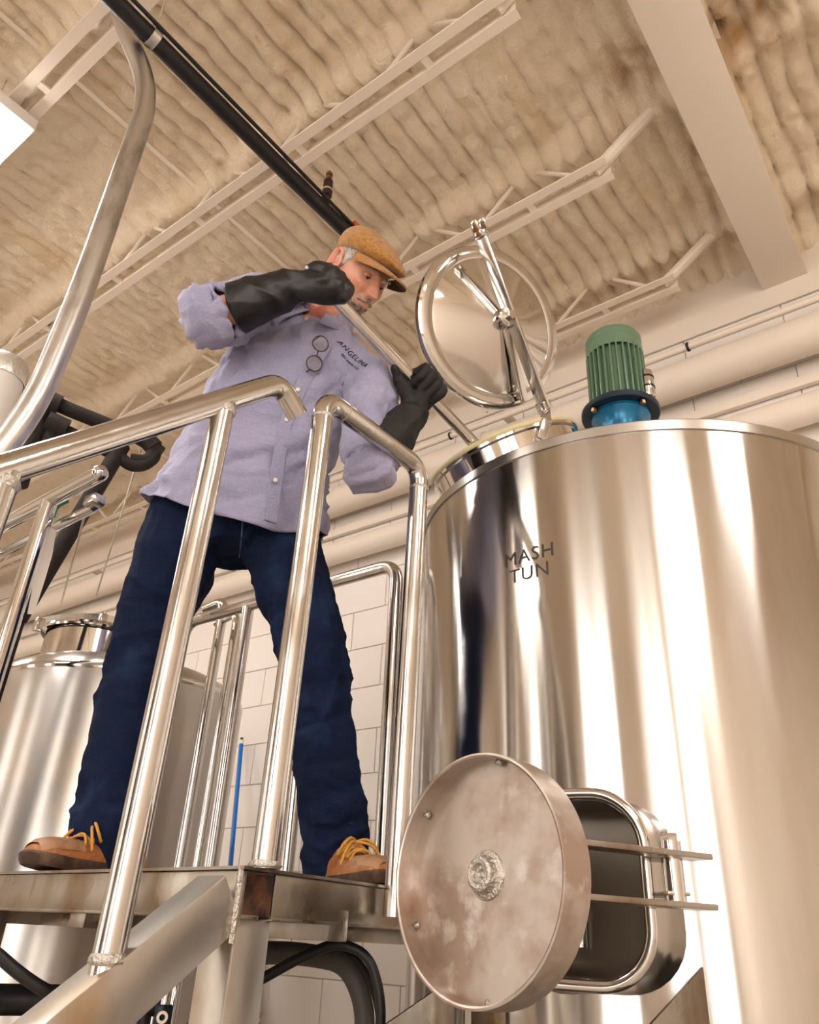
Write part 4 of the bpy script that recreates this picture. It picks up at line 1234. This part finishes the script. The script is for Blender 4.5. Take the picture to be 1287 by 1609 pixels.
capo = part('flat_cap', mesh_from((V @ HM.T + hc).tolist(), F), 'cap_wool', man, hard=False)
# stiff peak
V, F = [], []
nb_, nr_ = 25, 7
for lay in (0, 1):
    for j in range(nr_):
        s = j / (nr_ - 1)
        for i in range(nb_):
            b = math.radians(-74 + 148 * i / (nb_ - 1))
            inn = np.array([.083 * math.sin(b), .098 * math.cos(b) + .008, .052 - .014 * (1 - math.cos(b))])
            ext = .064 * max(math.cos(b * 1.18), 0) ** .75 + .001
            p = inn + np.array([.10 * math.sin(b) * s * ext * 3, s * ext, -.010 * s - .10 * s * ext * .5 - .012 * (s ** 2) * (1 - math.cos(b))])
            p[2] += (.0025 if lay == 0 else -.0025)
            V.append(p)
n1 = nb_ * nr_
for j in range(nr_ - 1):
    for i in range(nb_ - 1):
        q = (j * nb_ + i, j * nb_ + i + 1, (j + 1) * nb_ + i + 1, (j + 1) * nb_ + i)
        F.append(q); F.append(tuple(k + n1 for k in q[::-1]))
rim = [j * nb_ for j in range(nr_)] + [(nr_ - 1) * nb_ + i for i in range(1, nb_)] + [j * nb_ + nb_ - 1 for j in range(nr_ - 2, -1, -1)]
for a, b in zip(rim[:-1], rim[1:]): F.append((a, b, b + n1, a + n1))
pk = mesh_from((np.array(V) @ HM.T + hc).tolist(), F)
pko = part('peak', pk, 'cap_wool', capo, hard=True)
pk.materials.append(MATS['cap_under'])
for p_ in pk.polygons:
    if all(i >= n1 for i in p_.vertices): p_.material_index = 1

# ---- shirt
def shirt_mod(v, t, a, s, f, tn):
    fr = math.sin(a)                                     # +1 front, -1 back
    if t < .13:                                          # curved tails and slight flare
        k = 1 - t / .13
        side = abs(math.cos(a)) ** 3
        v = v + tn * (k * (.045 * side - .015 + .010 * math.sin(3 * a + 1)))
        v = v + (s * math.cos(a) + f * math.sin(a)) * (.008 * k * math.sin(5 * a + .6))
    if t > .80:                                          # neckline dips at the front
        k = (t - .80) / .20
        v = v - tn * (.055 * k * max(fr, 0) ** 3) + f * (.010 * k * max(fr, 0) ** 2)
    # belly
    v = v + f * (.014 * max(fr, 0) * math.exp(-((t - .25) / .18) ** 2))
    return v
tors = ell_loft([(cv(-1.538, 1.182, .948), .236, .172, s0), (cv(-1.515, 1.18, 1.06), .220, .160, s0), (cv(-1.462, 1.17, 1.18), .200, .144, s0 * .85 + s1 * .15),
    (cv(-1.395, 1.16, 1.30), .196, .142, s0 * .5 + s1 * .5), (cv(-1.332, 1.152, 1.395), .198, .132, s0 * .2 + s1 * .8), (cv(-1.29, 1.15, 1.455), .184, .112, s1),
    (cv(-1.262, 1.147, 1.495), .130, .090, s1), (cv(-1.246, 1.142, 1.52), .082, .078, s1), (cv(-1.235, 1.138, 1.54), .068, .071, s1)], 14, 200, close=False, mod=shirt_mod, expo=2.35)
def sleeve(pts, rad):
    p, r = spline(pts, rad, 14)
    return tube_mesh(p, r, 80, caps=False)
cuffR = elR.lerp(wrR, .10); cuffL = elL.lerp(wrL, .15)
chR = cv(-1.315, 1.10, 1.47); chL = cv(-1.225, 1.19, 1.385)
slR = sleeve([chR, shR, shR.lerp(elR, .55), elR + (elR - cuffR) * .12, cuffR], [.085, .083, .078, .078, .070])
slL = sleeve([chL, shL, shL.lerp(elL, .5), elL + (elL - cuffL) * .10, cuffL], [.085, .076, .064, .060, .056])
sh = join_meshes([tors, slR, slL])
def shirt_disp(co):
    z = co[:, 2] - CZ
    arm = np.clip(near(co, shR.lerp(elR, .6), .17) + near(co, elR, .13) + near(co, shL.lerp(elL, .6), .15) + near(co, elL, .11), 0, 1)
    low = np.clip((1.30 - z) / .25, 0, 1) * (1 - arm)
    top_ = np.clip((z - 1.16) / .18, 0, 1) * (1 - arm)
    d = low * (.020 * (ridge(co, (.66, .60, .35), 15, 3.2, 1) - .45) + .009 * (ridge(co, (.7, .7, .05), 34, 7, 2) - .45))
    d += top_ * (.020 * (ridge(co, (.30, .42, .85), 13, 3.0, 3) - .45) + .008 * (ridge(co, (-.6, -.3, .7), 30, 6, 4) - .45))
    for sh_, el_, sd_ in ((shR, elR, 5), (shL, elL, 7)):
        ax = np.array(el_ - sh_); ax /= np.linalg.norm(ax); across = np.cross(ax, np.array(CAMP - el_)); across /= np.linalg.norm(across)
        wt = np.clip(near(co, sh_.lerp(el_, .6), .16) + near(co, el_, .12), 0, 1)
        d += wt * (.022 * (ridge(co, across + ax * .35, 20, 5, sd_) - .45) + .010 * (ridge(co, across * .6 + ax, 34, 7, sd_ + 1) - .45))
    # sharp creases
    d -= low * (.013 * ridge(co, (.66, .62, .40), 12, 2.6, 41, 6) + .008 * ridge(co, (.7, .7, .0), 24, 5, 42, 5))
    d -= top_ * (.014 * ridge(co, (.35, .40, .85), 9, 2.2, 43, 6) + .008 * ridge(co, (-.6, -.3, .7), 18, 4, 44, 5))
    d -= arm * (.012 * ridge(co, (.3, .8, .5), 16, 4, 45, 5))
    return d + fbm(co * 30, 3) * .004 + fbm(co * 5 + 3, 3) * .014
displace(sh, shirt_disp)
bvh_shirt = BVHTree.FromPolygons([v.co for v in sh.vertices], [tuple(p.vertices) for p in sh.polygons])
so = link('shirt', sh, 'shirt', man)
sm_ = so.modifiers.new('cloth', 'SOLIDIFY'); sm_.thickness = .003; sm_.offset = 0
def hit(px, py, lift=.0):
    """point and normal where the line of sight meets the shirt"""
    d = Vector(ray(px, py).tolist()).normalized()
    loc, n, i, dist = bvh_shirt.ray_cast(CAMP, d)
    if loc is None: return None, None
    if n.dot(d) > 0: n = -n
    return loc + n * lift, n
# rolled cuffs
for (e, w_, c, r) in ((elR, wrR, cuffR, .070), (elL, wrL, cuffL, .056)):
    ax = (w_ - e).normalized()
    me = lathe_mesh([(r - .004, -.045), (r + .006, -.044), (r + .0075, -.02), (r + .006, .004), (r - .002, .008), (r - .006, .002), (r - .006, -.04)], c, ax, 48, True)
    displace(me, lambda co: fbm(co * 22, 3) * .010 + folds(co, c, ax, 60, .002, .2))
    part('rolled_cuff', me, 'shirt', so, hard=False)
# collar: a band folded down around the neck, open at the front
V, F = [], []
nc_ = 49
cs = s1 / np.linalg.norm(s1); ctn = np.array([.25, -.03, .97]); ctn -= cs * ctn.dot(cs); ctn /= np.linalg.norm(ctn); cf = np.cross(cs, ctn)
if cf.dot(np.array(CAMP) - np.array(neck0)) < 0: cf = -cf
cc = np.array(cv(-1.238, 1.139, 1.535))
for i in range(nc_):
    b = math.radians(-66 + i * (312 / (nc_ - 1)) - 90 + 66 + 114)  # starts right of the front, round the back
    b = math.radians(114 + i * (312 / (nc_ - 1)))
    fr = max(math.sin(b), 0)
    tip = math.exp(-((min(i, nc_ - 1 - i)) / 5.0) ** 2)
    base = cc + cs * .069 * math.cos(b) + cf * .073 * math.sin(b) - ctn * (.048 * fr ** 2)
    out = (cs * math.cos(b) + cf * math.sin(b))
    for (o_, z_) in ((.000, .0), (.004, .020), (.012, .024), (.022, .008), (.034 + .020 * tip, -.016 - .018 * tip), (.031 + .02 * tip, -.019 - .018 * tip), (.016, .004)):
        V.append(base + out * o_ + ctn * z_)
for i in range(nc_ - 1):
    for k in range(6): F.append((i * 7 + k, i * 7 + k + 1, i * 7 + 8 + k, i * 7 + 7 + k))
col_ = mesh_from(V, F); displace(col_, lambda co: fbm(co * 20, 2) * .004)
co_ = part('collar', col_, 'shirt', so, hard=False)
# button placket: a strip following the front
pl = [hit(px, py, .004) for px, py in ((513, 542), (500, 560), (484, 588), (468, 618), (456, 645), (447, 672), (440, 705), (435, 740), (431, 770), (428, 792), (426, 808), (424, 820))]
pl = [(p, n) for p, n in pl if p is not None]
V, F = [], []
for i, (p, n) in enumerate(pl):
    tg_ = (pl[min(i + 1, len(pl) - 1)][0] - pl[max(i - 1, 0)][0]).normalized(); sd_ = tg_.cross(n).normalized()
    for o_, l_ in ((-.017, -.004), (-.0165, .0012), (0, .0022), (.0165, .0012), (.017, -.004)): V.append(p + sd_ * o_ + n * l_)
for i in range(len(pl) - 1):
    for k in range(4): F.append((i * 5 + k, i * 5 + k + 1, i * 5 + 6 + k, i * 5 + 5 + k))
part('placket', mesh_from(V, F), 'shirt', so)
for px, py in ((484, 505), (468, 614), (451, 661), (438, 711), (433, 755)):
    p, n = hit(px, py, .0095)
    if p is not None:
        part('button', lathe_mesh([(0, .0012), (.0038, .0012), (.0045, .002), (.0056, .0015), (.006, 0), (.0055, -.003), (0, -.003)], p, n, 16), 'button', so)
# embroidered logo on the chest, following the cloth
def logo_text(body, px, py, size, arc_h, name):
    p, n = hit(px, py)
    if p is None: return
    q1, _ = hit(px - 14, py - 12.5); q2, _ = hit(px + 14, py + 12.5)
    xd = (q2 - q1).normalized(); yd = n.cross(xd).normalized()
    if yd.z < 0: yd = -yd
    me = text_mesh(body, size)
    bm = bmesh.new(); bm.from_mesh(me)
    bmesh.ops.subdivide_edges(bm, edges=bm.edges, cuts=1)
    r = bmesh.ops.extrude_face_region(bm, geom=list(bm.faces))
    top = {g for g in r['geom'] if isinstance(g, bmesh.types.BMVert)}
    for vv in bm.verts:
        o_ = p + xd * vv.co.x + yd * (vv.co.y + arc_h * (1 - (vv.co.x / .04) ** 2))
        h_, hn, _, _ = bvh_shirt.ray_cast(o_ + n * .08, -n)
        base = h_ if h_ is not None else o_
        vv.co = base + n * (.0032 if vv in top else .0018)
    part(name, bm_mesh(bm), 'logo', so)
logo_text('ANGELINA', 555, 562, .0215, .003, 'logo_lettering')
logo_text('BREWING CO', 551, 571, .0095, -.002, 'logo_lettering')

# ---- jeans
jeans_parts = [ell_loft([(cv(-1.535, 1.185, .885), .13, .10, s0), (cv(-1.537, 1.183, .93), .172, .128, s0), (cv(-1.535, 1.18, 1.0), .178, .130, s0), (cv(-1.525, 1.178, 1.08), .168, .124, s0), (cv(-1.51, 1.175, 1.12), .160, .118, s0)], 5, 48),
    limb([hipR + Vector((.012, .0, .0)), hipR.lerp(kneR, .35), kneR, kneR.lerp(ankR, .45), ankR + Vector((0, 0, .04)), ankR + Vector((.0, .012, -.022))], [.112, .104, .082, .079, .073, .074], 6, 32),
    limb([hipL + Vector((-.012, -.012, 0)), hipL.lerp(kneL, .35), kneL, kneL.lerp(ankL, .45), ankL + Vector((0, 0, .04)), ankL + Vector((-.008, .006, -.022))], [.112, .102, .080, .077, .072, .073], 6, 32)]
jm = remesh(join_meshes(jeans_parts), .0065, 10, .5)
def jeans_disp(co):
    d = 0
    for kn, an, hp_, sd in ((kneR, ankR, hipR, 0), (kneL, ankL, hipL, 3)):
        wk = near(co, kn, .17); wa = near(co, an + Vector((0, 0, .03)), .15); wh = near(co, hp_ + Vector((0, 0, -.10)), .17)
        d = d + wk * (.017 * (ridge(co, (.75, .6, .25), 19, 5, sd + 11) - .45) + .009 * (ridge(co, (.7, .7, -.3), 32, 6, sd + 12) - .45))
        d = d + wa * (.020 * (ridge(co, (.70, .65, .22), 22, 5, sd + 13) - .42) + .010 * (ridge(co, (.7, .7, -.3), 34, 6, sd + 14) - .45))
        d = d + wh * .018 * (ridge(co, (.65, .4, .6) if sd else (.7, .6, -.45), 17, 4, sd + 15) - .45)
    d = d - .008 * ridge(co, (.72, .66, .25), 13, 3.5, 51, 5) * np.clip(vnoise(co * 5 + 2) * 2 - .5, 0, 1)
    return d + fbm(co * 8, 4) * .012 + .009 * (ridge(co, (.25, .1, 1), 15, 3, 21) - .45)
displace(jm, jeans_disp)
jo = link('jeans', jm, 'denim', man)
bvh_jeans = BVHTree.FromPolygons([v.co + jo.location + wloc(man) for v in jm.vertices], [tuple(p.vertices) for p in jm.polygons])
def jhit(px, py, lift):
    d = Vector(ray(px, py).tolist()).normalized()
    loc, n, i, dist = bvh_jeans.ray_cast(CAMP, d)
    if loc is None: return None
    return loc - d * lift
def seam(pixels, name, r=.0022, m='denim_thread'):
    pts = [jhit(px, py, .0005) for px, py in pixels]; pts = [p for p in pts if p is not None]
    if len(pts) > 2: part(name, tube_mesh(spline(pts, [r] * len(pts), 4)[0], r, 6), m, jo, hard=False)
seam(((382, 800), (381, 820), (380, 840), (378, 860), (376, 876)), 'fly_seam')
seam(((398, 900), (410, 950), (424, 1000), (438, 1050)), 'inseam')
seam(((452, 1150), (456, 1200), (462, 1250), (470, 1300)), 'inseam')

# ---- shoes
def shoe(ank, tdir, name_seed):
    y = Vector((tdir[0], tdir[1], 0)).normalized(); x = Vector((y.y, -y.x, 0)); org = Vector((ank.x, ank.y, ZP))
    L = lambda a, b, c: org + x * a + y * b + uz * c
    t = part('shoe', mesh_from([(0, 0, 0)] * 3, [(0, 1, 2)]), 'leather', man, hard=False) if False else None
    secs = [(-.085, .020, .030), (-.080, .030, .062), (-.066, .037, .080), (-.03, .040, .090), (.01, .0415, .092), (.045, .043, .086), (.08, .046, .072), (.115, .049, .060), (.15, .0505, .060), (.18, .048, .059), (.20, .041, .053), (.211, .030, .045), (.216, .015, .036)]
    V, F = [], []; n = 25
    for (yy, hw, top) in secs:
        for k in range(n):
            a = math.pi * k / (n - 1)
            ca, sa = math.cos(a), math.sin(a)
            V.append(L(math.copysign(abs(ca) ** .75, ca) * hw, yy, .020 + (top - .020) * sa ** .8))
    m = len(secs)
    for i in range(m - 1):
        for k in range(n - 1): F.append((i * n + k, i * n + k + 1, (i + 1) * n + k + 1, (i + 1) * n + k))
        F.append((i * n, (i + 1) * n, (i + 1) * n + n - 1, i * n + n - 1))
    F.append(tuple(range(n))); F.append(tuple(range((m - 1) * n, m * n))[::-1])
    um = mesh_from(V, F)
    displace(um, lambda co: fbm(co * 45, 3) * .004)
    up = part('shoe', um, 'leather', man, hard=False)
    # sole with a welt
    outl = [(-.088, .0), (-.082, .024), (-.06, .038), (-.02, .041), (.03, .042), (.08, .048), (.12, .053), (.155, .0535), (.187, .050), (.208, .038), (.218, .020), (.222, .0)]
    ring = [(hw, yy) for yy, hw in outl] + [(-hw, yy) for yy, hw in outl[-2:0:-1]]
    V = []; k = len(ring)
    for (z_, sc) in ((.001, .96), (.010, 1.0), (.022, 1.02), (.026, .99)):
        for hw, yy in ring:
            toe = max(0, (yy - .10) / .12)
            V.append(L(hw * sc, (yy - .06) * sc + .06, z_ + .010 * toe ** 2))
    F = [tuple(range(k))[::-1], tuple(range(3 * k, 4 * k))]
    for j in range(3):
        for i in range(k): F.append((j * k + i, j * k + (i + 1) % k, (j + 1) * k + (i + 1) % k, (j + 1) * k + i))
    part('sole', mesh_from(V, F), 'sole', up)
    # moccasin seam and toe cap
    V, F = [], []
    for i, (yy, hw, top) in enumerate([(.112, .040, .064), (.14, .042, .064), (.17, .041, .063), (.195, .035, .057), (.209, .022, .048)]):
        for kk in range(13):
            a = math.pi * (.12 + .76 * kk / 12)
            ca, sa = math.cos(a), math.sin(a)
            V.append(L(math.copysign(abs(ca) ** .75, ca) * (hw + .008), yy, .022 + (top - .018) * sa ** .8))
    for i in range(4):
        for kk in range(12): F.append((i * 13 + kk, i * 13 + kk + 1, (i + 1) * 13 + kk + 1, (i + 1) * 13 + kk))
    part('toe_cap', mesh_from(V, F), 'leather_toe', up, hard=False)
    # tongue
    part('tongue', limb([L(0, .075, .078), L(0, .045, .094), L(0, .022, .112)], [.016, .020, .020], 4, 16), 'leather', up, hard=False)
    # laces
    for yy, zz, hw in ((.055, .094, .030), (.075, .086, .031), (.094, .077, .032)):
        part('lace', limb([L(-hw, yy - .008, zz - .022), L(-hw * .5, yy, zz - .002), L(hw * .5, yy + .006, zz - .002), L(hw, yy + .010, zz - .022)], [.0032] * 4, 4, 8), 'lace', up, hard=False)
        part('lace', limb([L(hw, yy - .008, zz - .022), L(hw * .5, yy, zz + .001), L(-hw * .5, yy + .006, zz + .001), L(-hw, yy + .010, zz - .022)], [.0032] * 4, 4, 8), 'lace', up, hard=False)
    for sx in (-1, 1):
        part('lace', limb([L(0, .068, .097), L(sx * .022, .084, .104), L(sx * .046, .092, .086), L(sx * .046, .078, .066), L(sx * .016, .070, .092), L(0, .068, .097)], [.0034] * 6, 5, 8), 'lace', up, hard=False)
        part('lace', limb([L(0, .068, .097), L(sx * .024, .092, .094), L(sx * .046, .104, .072), L(sx * .055, .104, .046)], [.0034] * 4, 5, 8), 'lace', up, hard=False)
    return up
shoe(ankR + Vector((.02, .022, 0)), (.12, -.99), 0)
shoe(ankL + Vector((.012, -.006, 0)), (.96, -.28), 1)

# ---- gloves
def hand_meshes(c, u, e_out, e_tip, wrist, thumb_up=True, fr=.0125):
    m = []
    offs = (-.036, -.012, .012, .034) if thumb_up else (-.026, -.006, .014, .032); ln = (1.0, 1.06, 1.0, .86)
    mcps = []
    for o_, k in zip(offs, ln):
        q = c + u * o_
        mcp = q - e_tip * .034 + e_out * .014
        pip = q + e_out * .046 * k - e_tip * .004
        dip = q + e_out * .032 * k + e_tip * .030
        tip = q - e_out * .004 + e_tip * .036 * k
        mcps.append(mcp)
        m.append(limb([mcp, pip, dip, tip], [fr * 1.12, fr * 1.08, fr, fr * .86], 5, 14))
    for k, mcp in enumerate(mcps):
        wq = wrist + u * (k - 1.5) * .013
        m.append(limb([mcp, mcp.lerp(wq, .5) - e_out * .006, wq], [fr * 1.35, fr * 1.55, fr * 1.6], 4, 14))
    mid = (mcps[1] + mcps[2]) / 2
    m.append(limb([mid.lerp(wrist, .15), mid.lerp(wrist, .6) + e_tip * .008, wrist], [.026, .032, .034], 4, 18))
    base = wrist.lerp(mid, .35) - u * (.028 if thumb_up else .008) + e_tip * (.012 if thumb_up else .026)
    if thumb_up:
        m.append(limb([wrist.lerp(mid, .15) - u * .01, base, c - u * .052 - e_out * .030 + e_tip * .012, c - u * .094 - e_out * .016 + e_tip * .010], [.020, .021, .0165, .0125], 5, 16))
    else:
        m.append(limb([wrist.lerp(mid, .15) - u * .01, base, c - u * .022 - e_out * .026 + e_tip * .022, c + u * .006 - e_out * .020 + e_tip * .034], [.020, .020, .0155, .012], 5, 16))
    return m
def perp(v, u): return (v - u * v.dot(u)).normalized()
def glove(c, wr, el, thumb, e_tip, e_out, rads, gl, m):
    ms = hand_meshes(c, rodU, e_out, e_tip, wr, thumb)
    if not thumb:                                        # stiff rubber bridging the knuckles
        ms.append(limb([P(498, 428, D=1.47), P(515, 432, D=1.47)], [.030, .030], 3, 18))
        for o_ in (-.026, .000, .026):
            ms.append(limb([c + rodU * o_ - e_tip * .020 + e_out * .020, c + rodU * o_ - e_tip * .012 + e_out * .034, c + rodU * o_ + e_tip * .012 + e_out * .030], [.026, .023, .018], 4, 16))
        ms.append(limb([c - e_tip * .022 + e_out * .012, (c - e_tip * .024 + e_out * .012).lerp(wr, .5), wr], [.034, .038, .040], 5, 20))
    end = wr.lerp(el, gl)
    ms.append(limb([c.lerp(wr, .75), wr, wr.lerp(el, gl * .35), wr.lerp(el, gl * .7), end], rads, 6, 28, ends=False))
    me = remesh(join_meshes(ms), .0032, 3 if thumb else 16, .5)
    ax = (el - wr)
    axn_ = np.array(ax.normalized()); acr = np.cross(axn_, np.array((CAMP - wr).normalized()))
    displace(me, lambda co: near(co, wr, .12) * .011 * (ridge(co, acr + axn_ * .5, 20, 5, 31) - .45) + near(co, wr.lerp(el, .5), .15) * .010 * (ridge(co, axn_ + acr * .3, 14, 4, 33) - .45) + fbm(co * 26, 3) * .004)
    g_ = link('glove', me, m, man)
    g_['label'] = 'black rubber gauntlet glove'
    # hem bead of the gauntlet
    return g_
tow = lambda p: perp((CAMP - p).normalized(), rodU)
eo = lambda p: tow(p).cross(rodU).normalized()
etL = tow(handL_c); eoL = eo(handL_c)
if (Vector((RM @ np.array([.7, .7, 0])).tolist())).dot(eoL) < 0: eoL = -eoL
glove(handL_c, wrL, elL, True, etL, eoL, [.034, .041, .050, .058, .063], .68, 'glove_cloth')
etR = -tow(handR_c); eoR = eo(handR_c)
if (Vector((RM @ np.array([.7, .7, 0])).tolist())).dot(eoR) < 0: eoR = -eoR
glove(handR_c, wrR, elR, False, etR, eoR, [.036, .043, .053, .062, .066], .74, 'glove_rubber')

# ---- the stirring rod in his hands
rod = thing('stirring_rod', rodE, 'long shiny steel rod held in both gloves and dipped into the hatch', 'rod')
part('shaft', tube_mesh([rodA - rodU * .004, rodE + rodU * .30], .0165, 24), 'polished', rod)
part('end_cap', lathe_mesh([(.0165, 0), (.014, .006), (0, .009)], rodA - rodU * .004, -rodU, 24), 'polished', rod, hard=False)
pd = rodE + rodU * .30
part('blade', bar_mesh(pd, pd + rodU * .12, .07, .006), 'polished', rod)

# ---- eyeglasses hooked into the placket
gp, gn = hit(500, 553, .012); gq, gn2 = hit(494, 574, .014)
if gp is not None and gq is not None:
    eg = thing('eyeglasses', gq, 'thin dark rimmed eyeglasses hanging from the shirt front', 'eyeglasses')
    xa = (gq - gp).normalized(); nrm = (gn + gn2).normalized()
    nrm = (nrm - xa * nrm.dot(xa)).normalized(); ya = nrm.cross(xa)
    for cpt in (P(500, 547, D=1), P(496, 572, D=1)):
        pass
    for (px, py) in ((501, 545), (495, 572)):
        p, n = hit(px, py, .012)
        ring = [(.0205 + .0016 * math.cos(a), .0016 * math.sin(a)) for a in np.linspace(0, 2 * math.pi, 9)[:-1]]
        f1 = part('rim', lathe_mesh(ring, p, nrm, 32, True), 'frame_dark', eg, hard=False)
        part('lens', lathe_mesh([(0, .001), (.0195, .0006), (.0195, -.0006), (0, -.001)], p, nrm, 32), 'lens', f1)
    a_, _ = hit(501, 545, .012); b_, _ = hit(495, 572, .012)
    dd = (b_ - a_).normalized()
    part('bridge', tube_mesh([a_ + dd * .020, a_.lerp(b_, .5) + nrm * .003, b_ - dd * .020], .0015, 8), 'frame_dark', eg, hard=False)
    for q, (px, py) in ((b_ + dd * .0205, (481, 585)), (a_ - dd * .0205, (489, 540))):
        e_, _ = hit(px, py, .006)
        if e_ is not None: part('temple', tube_mesh([q, q - ya * .006 + nrm * .002, e_], .0018, 8), 'frame_dark', eg, hard=False)
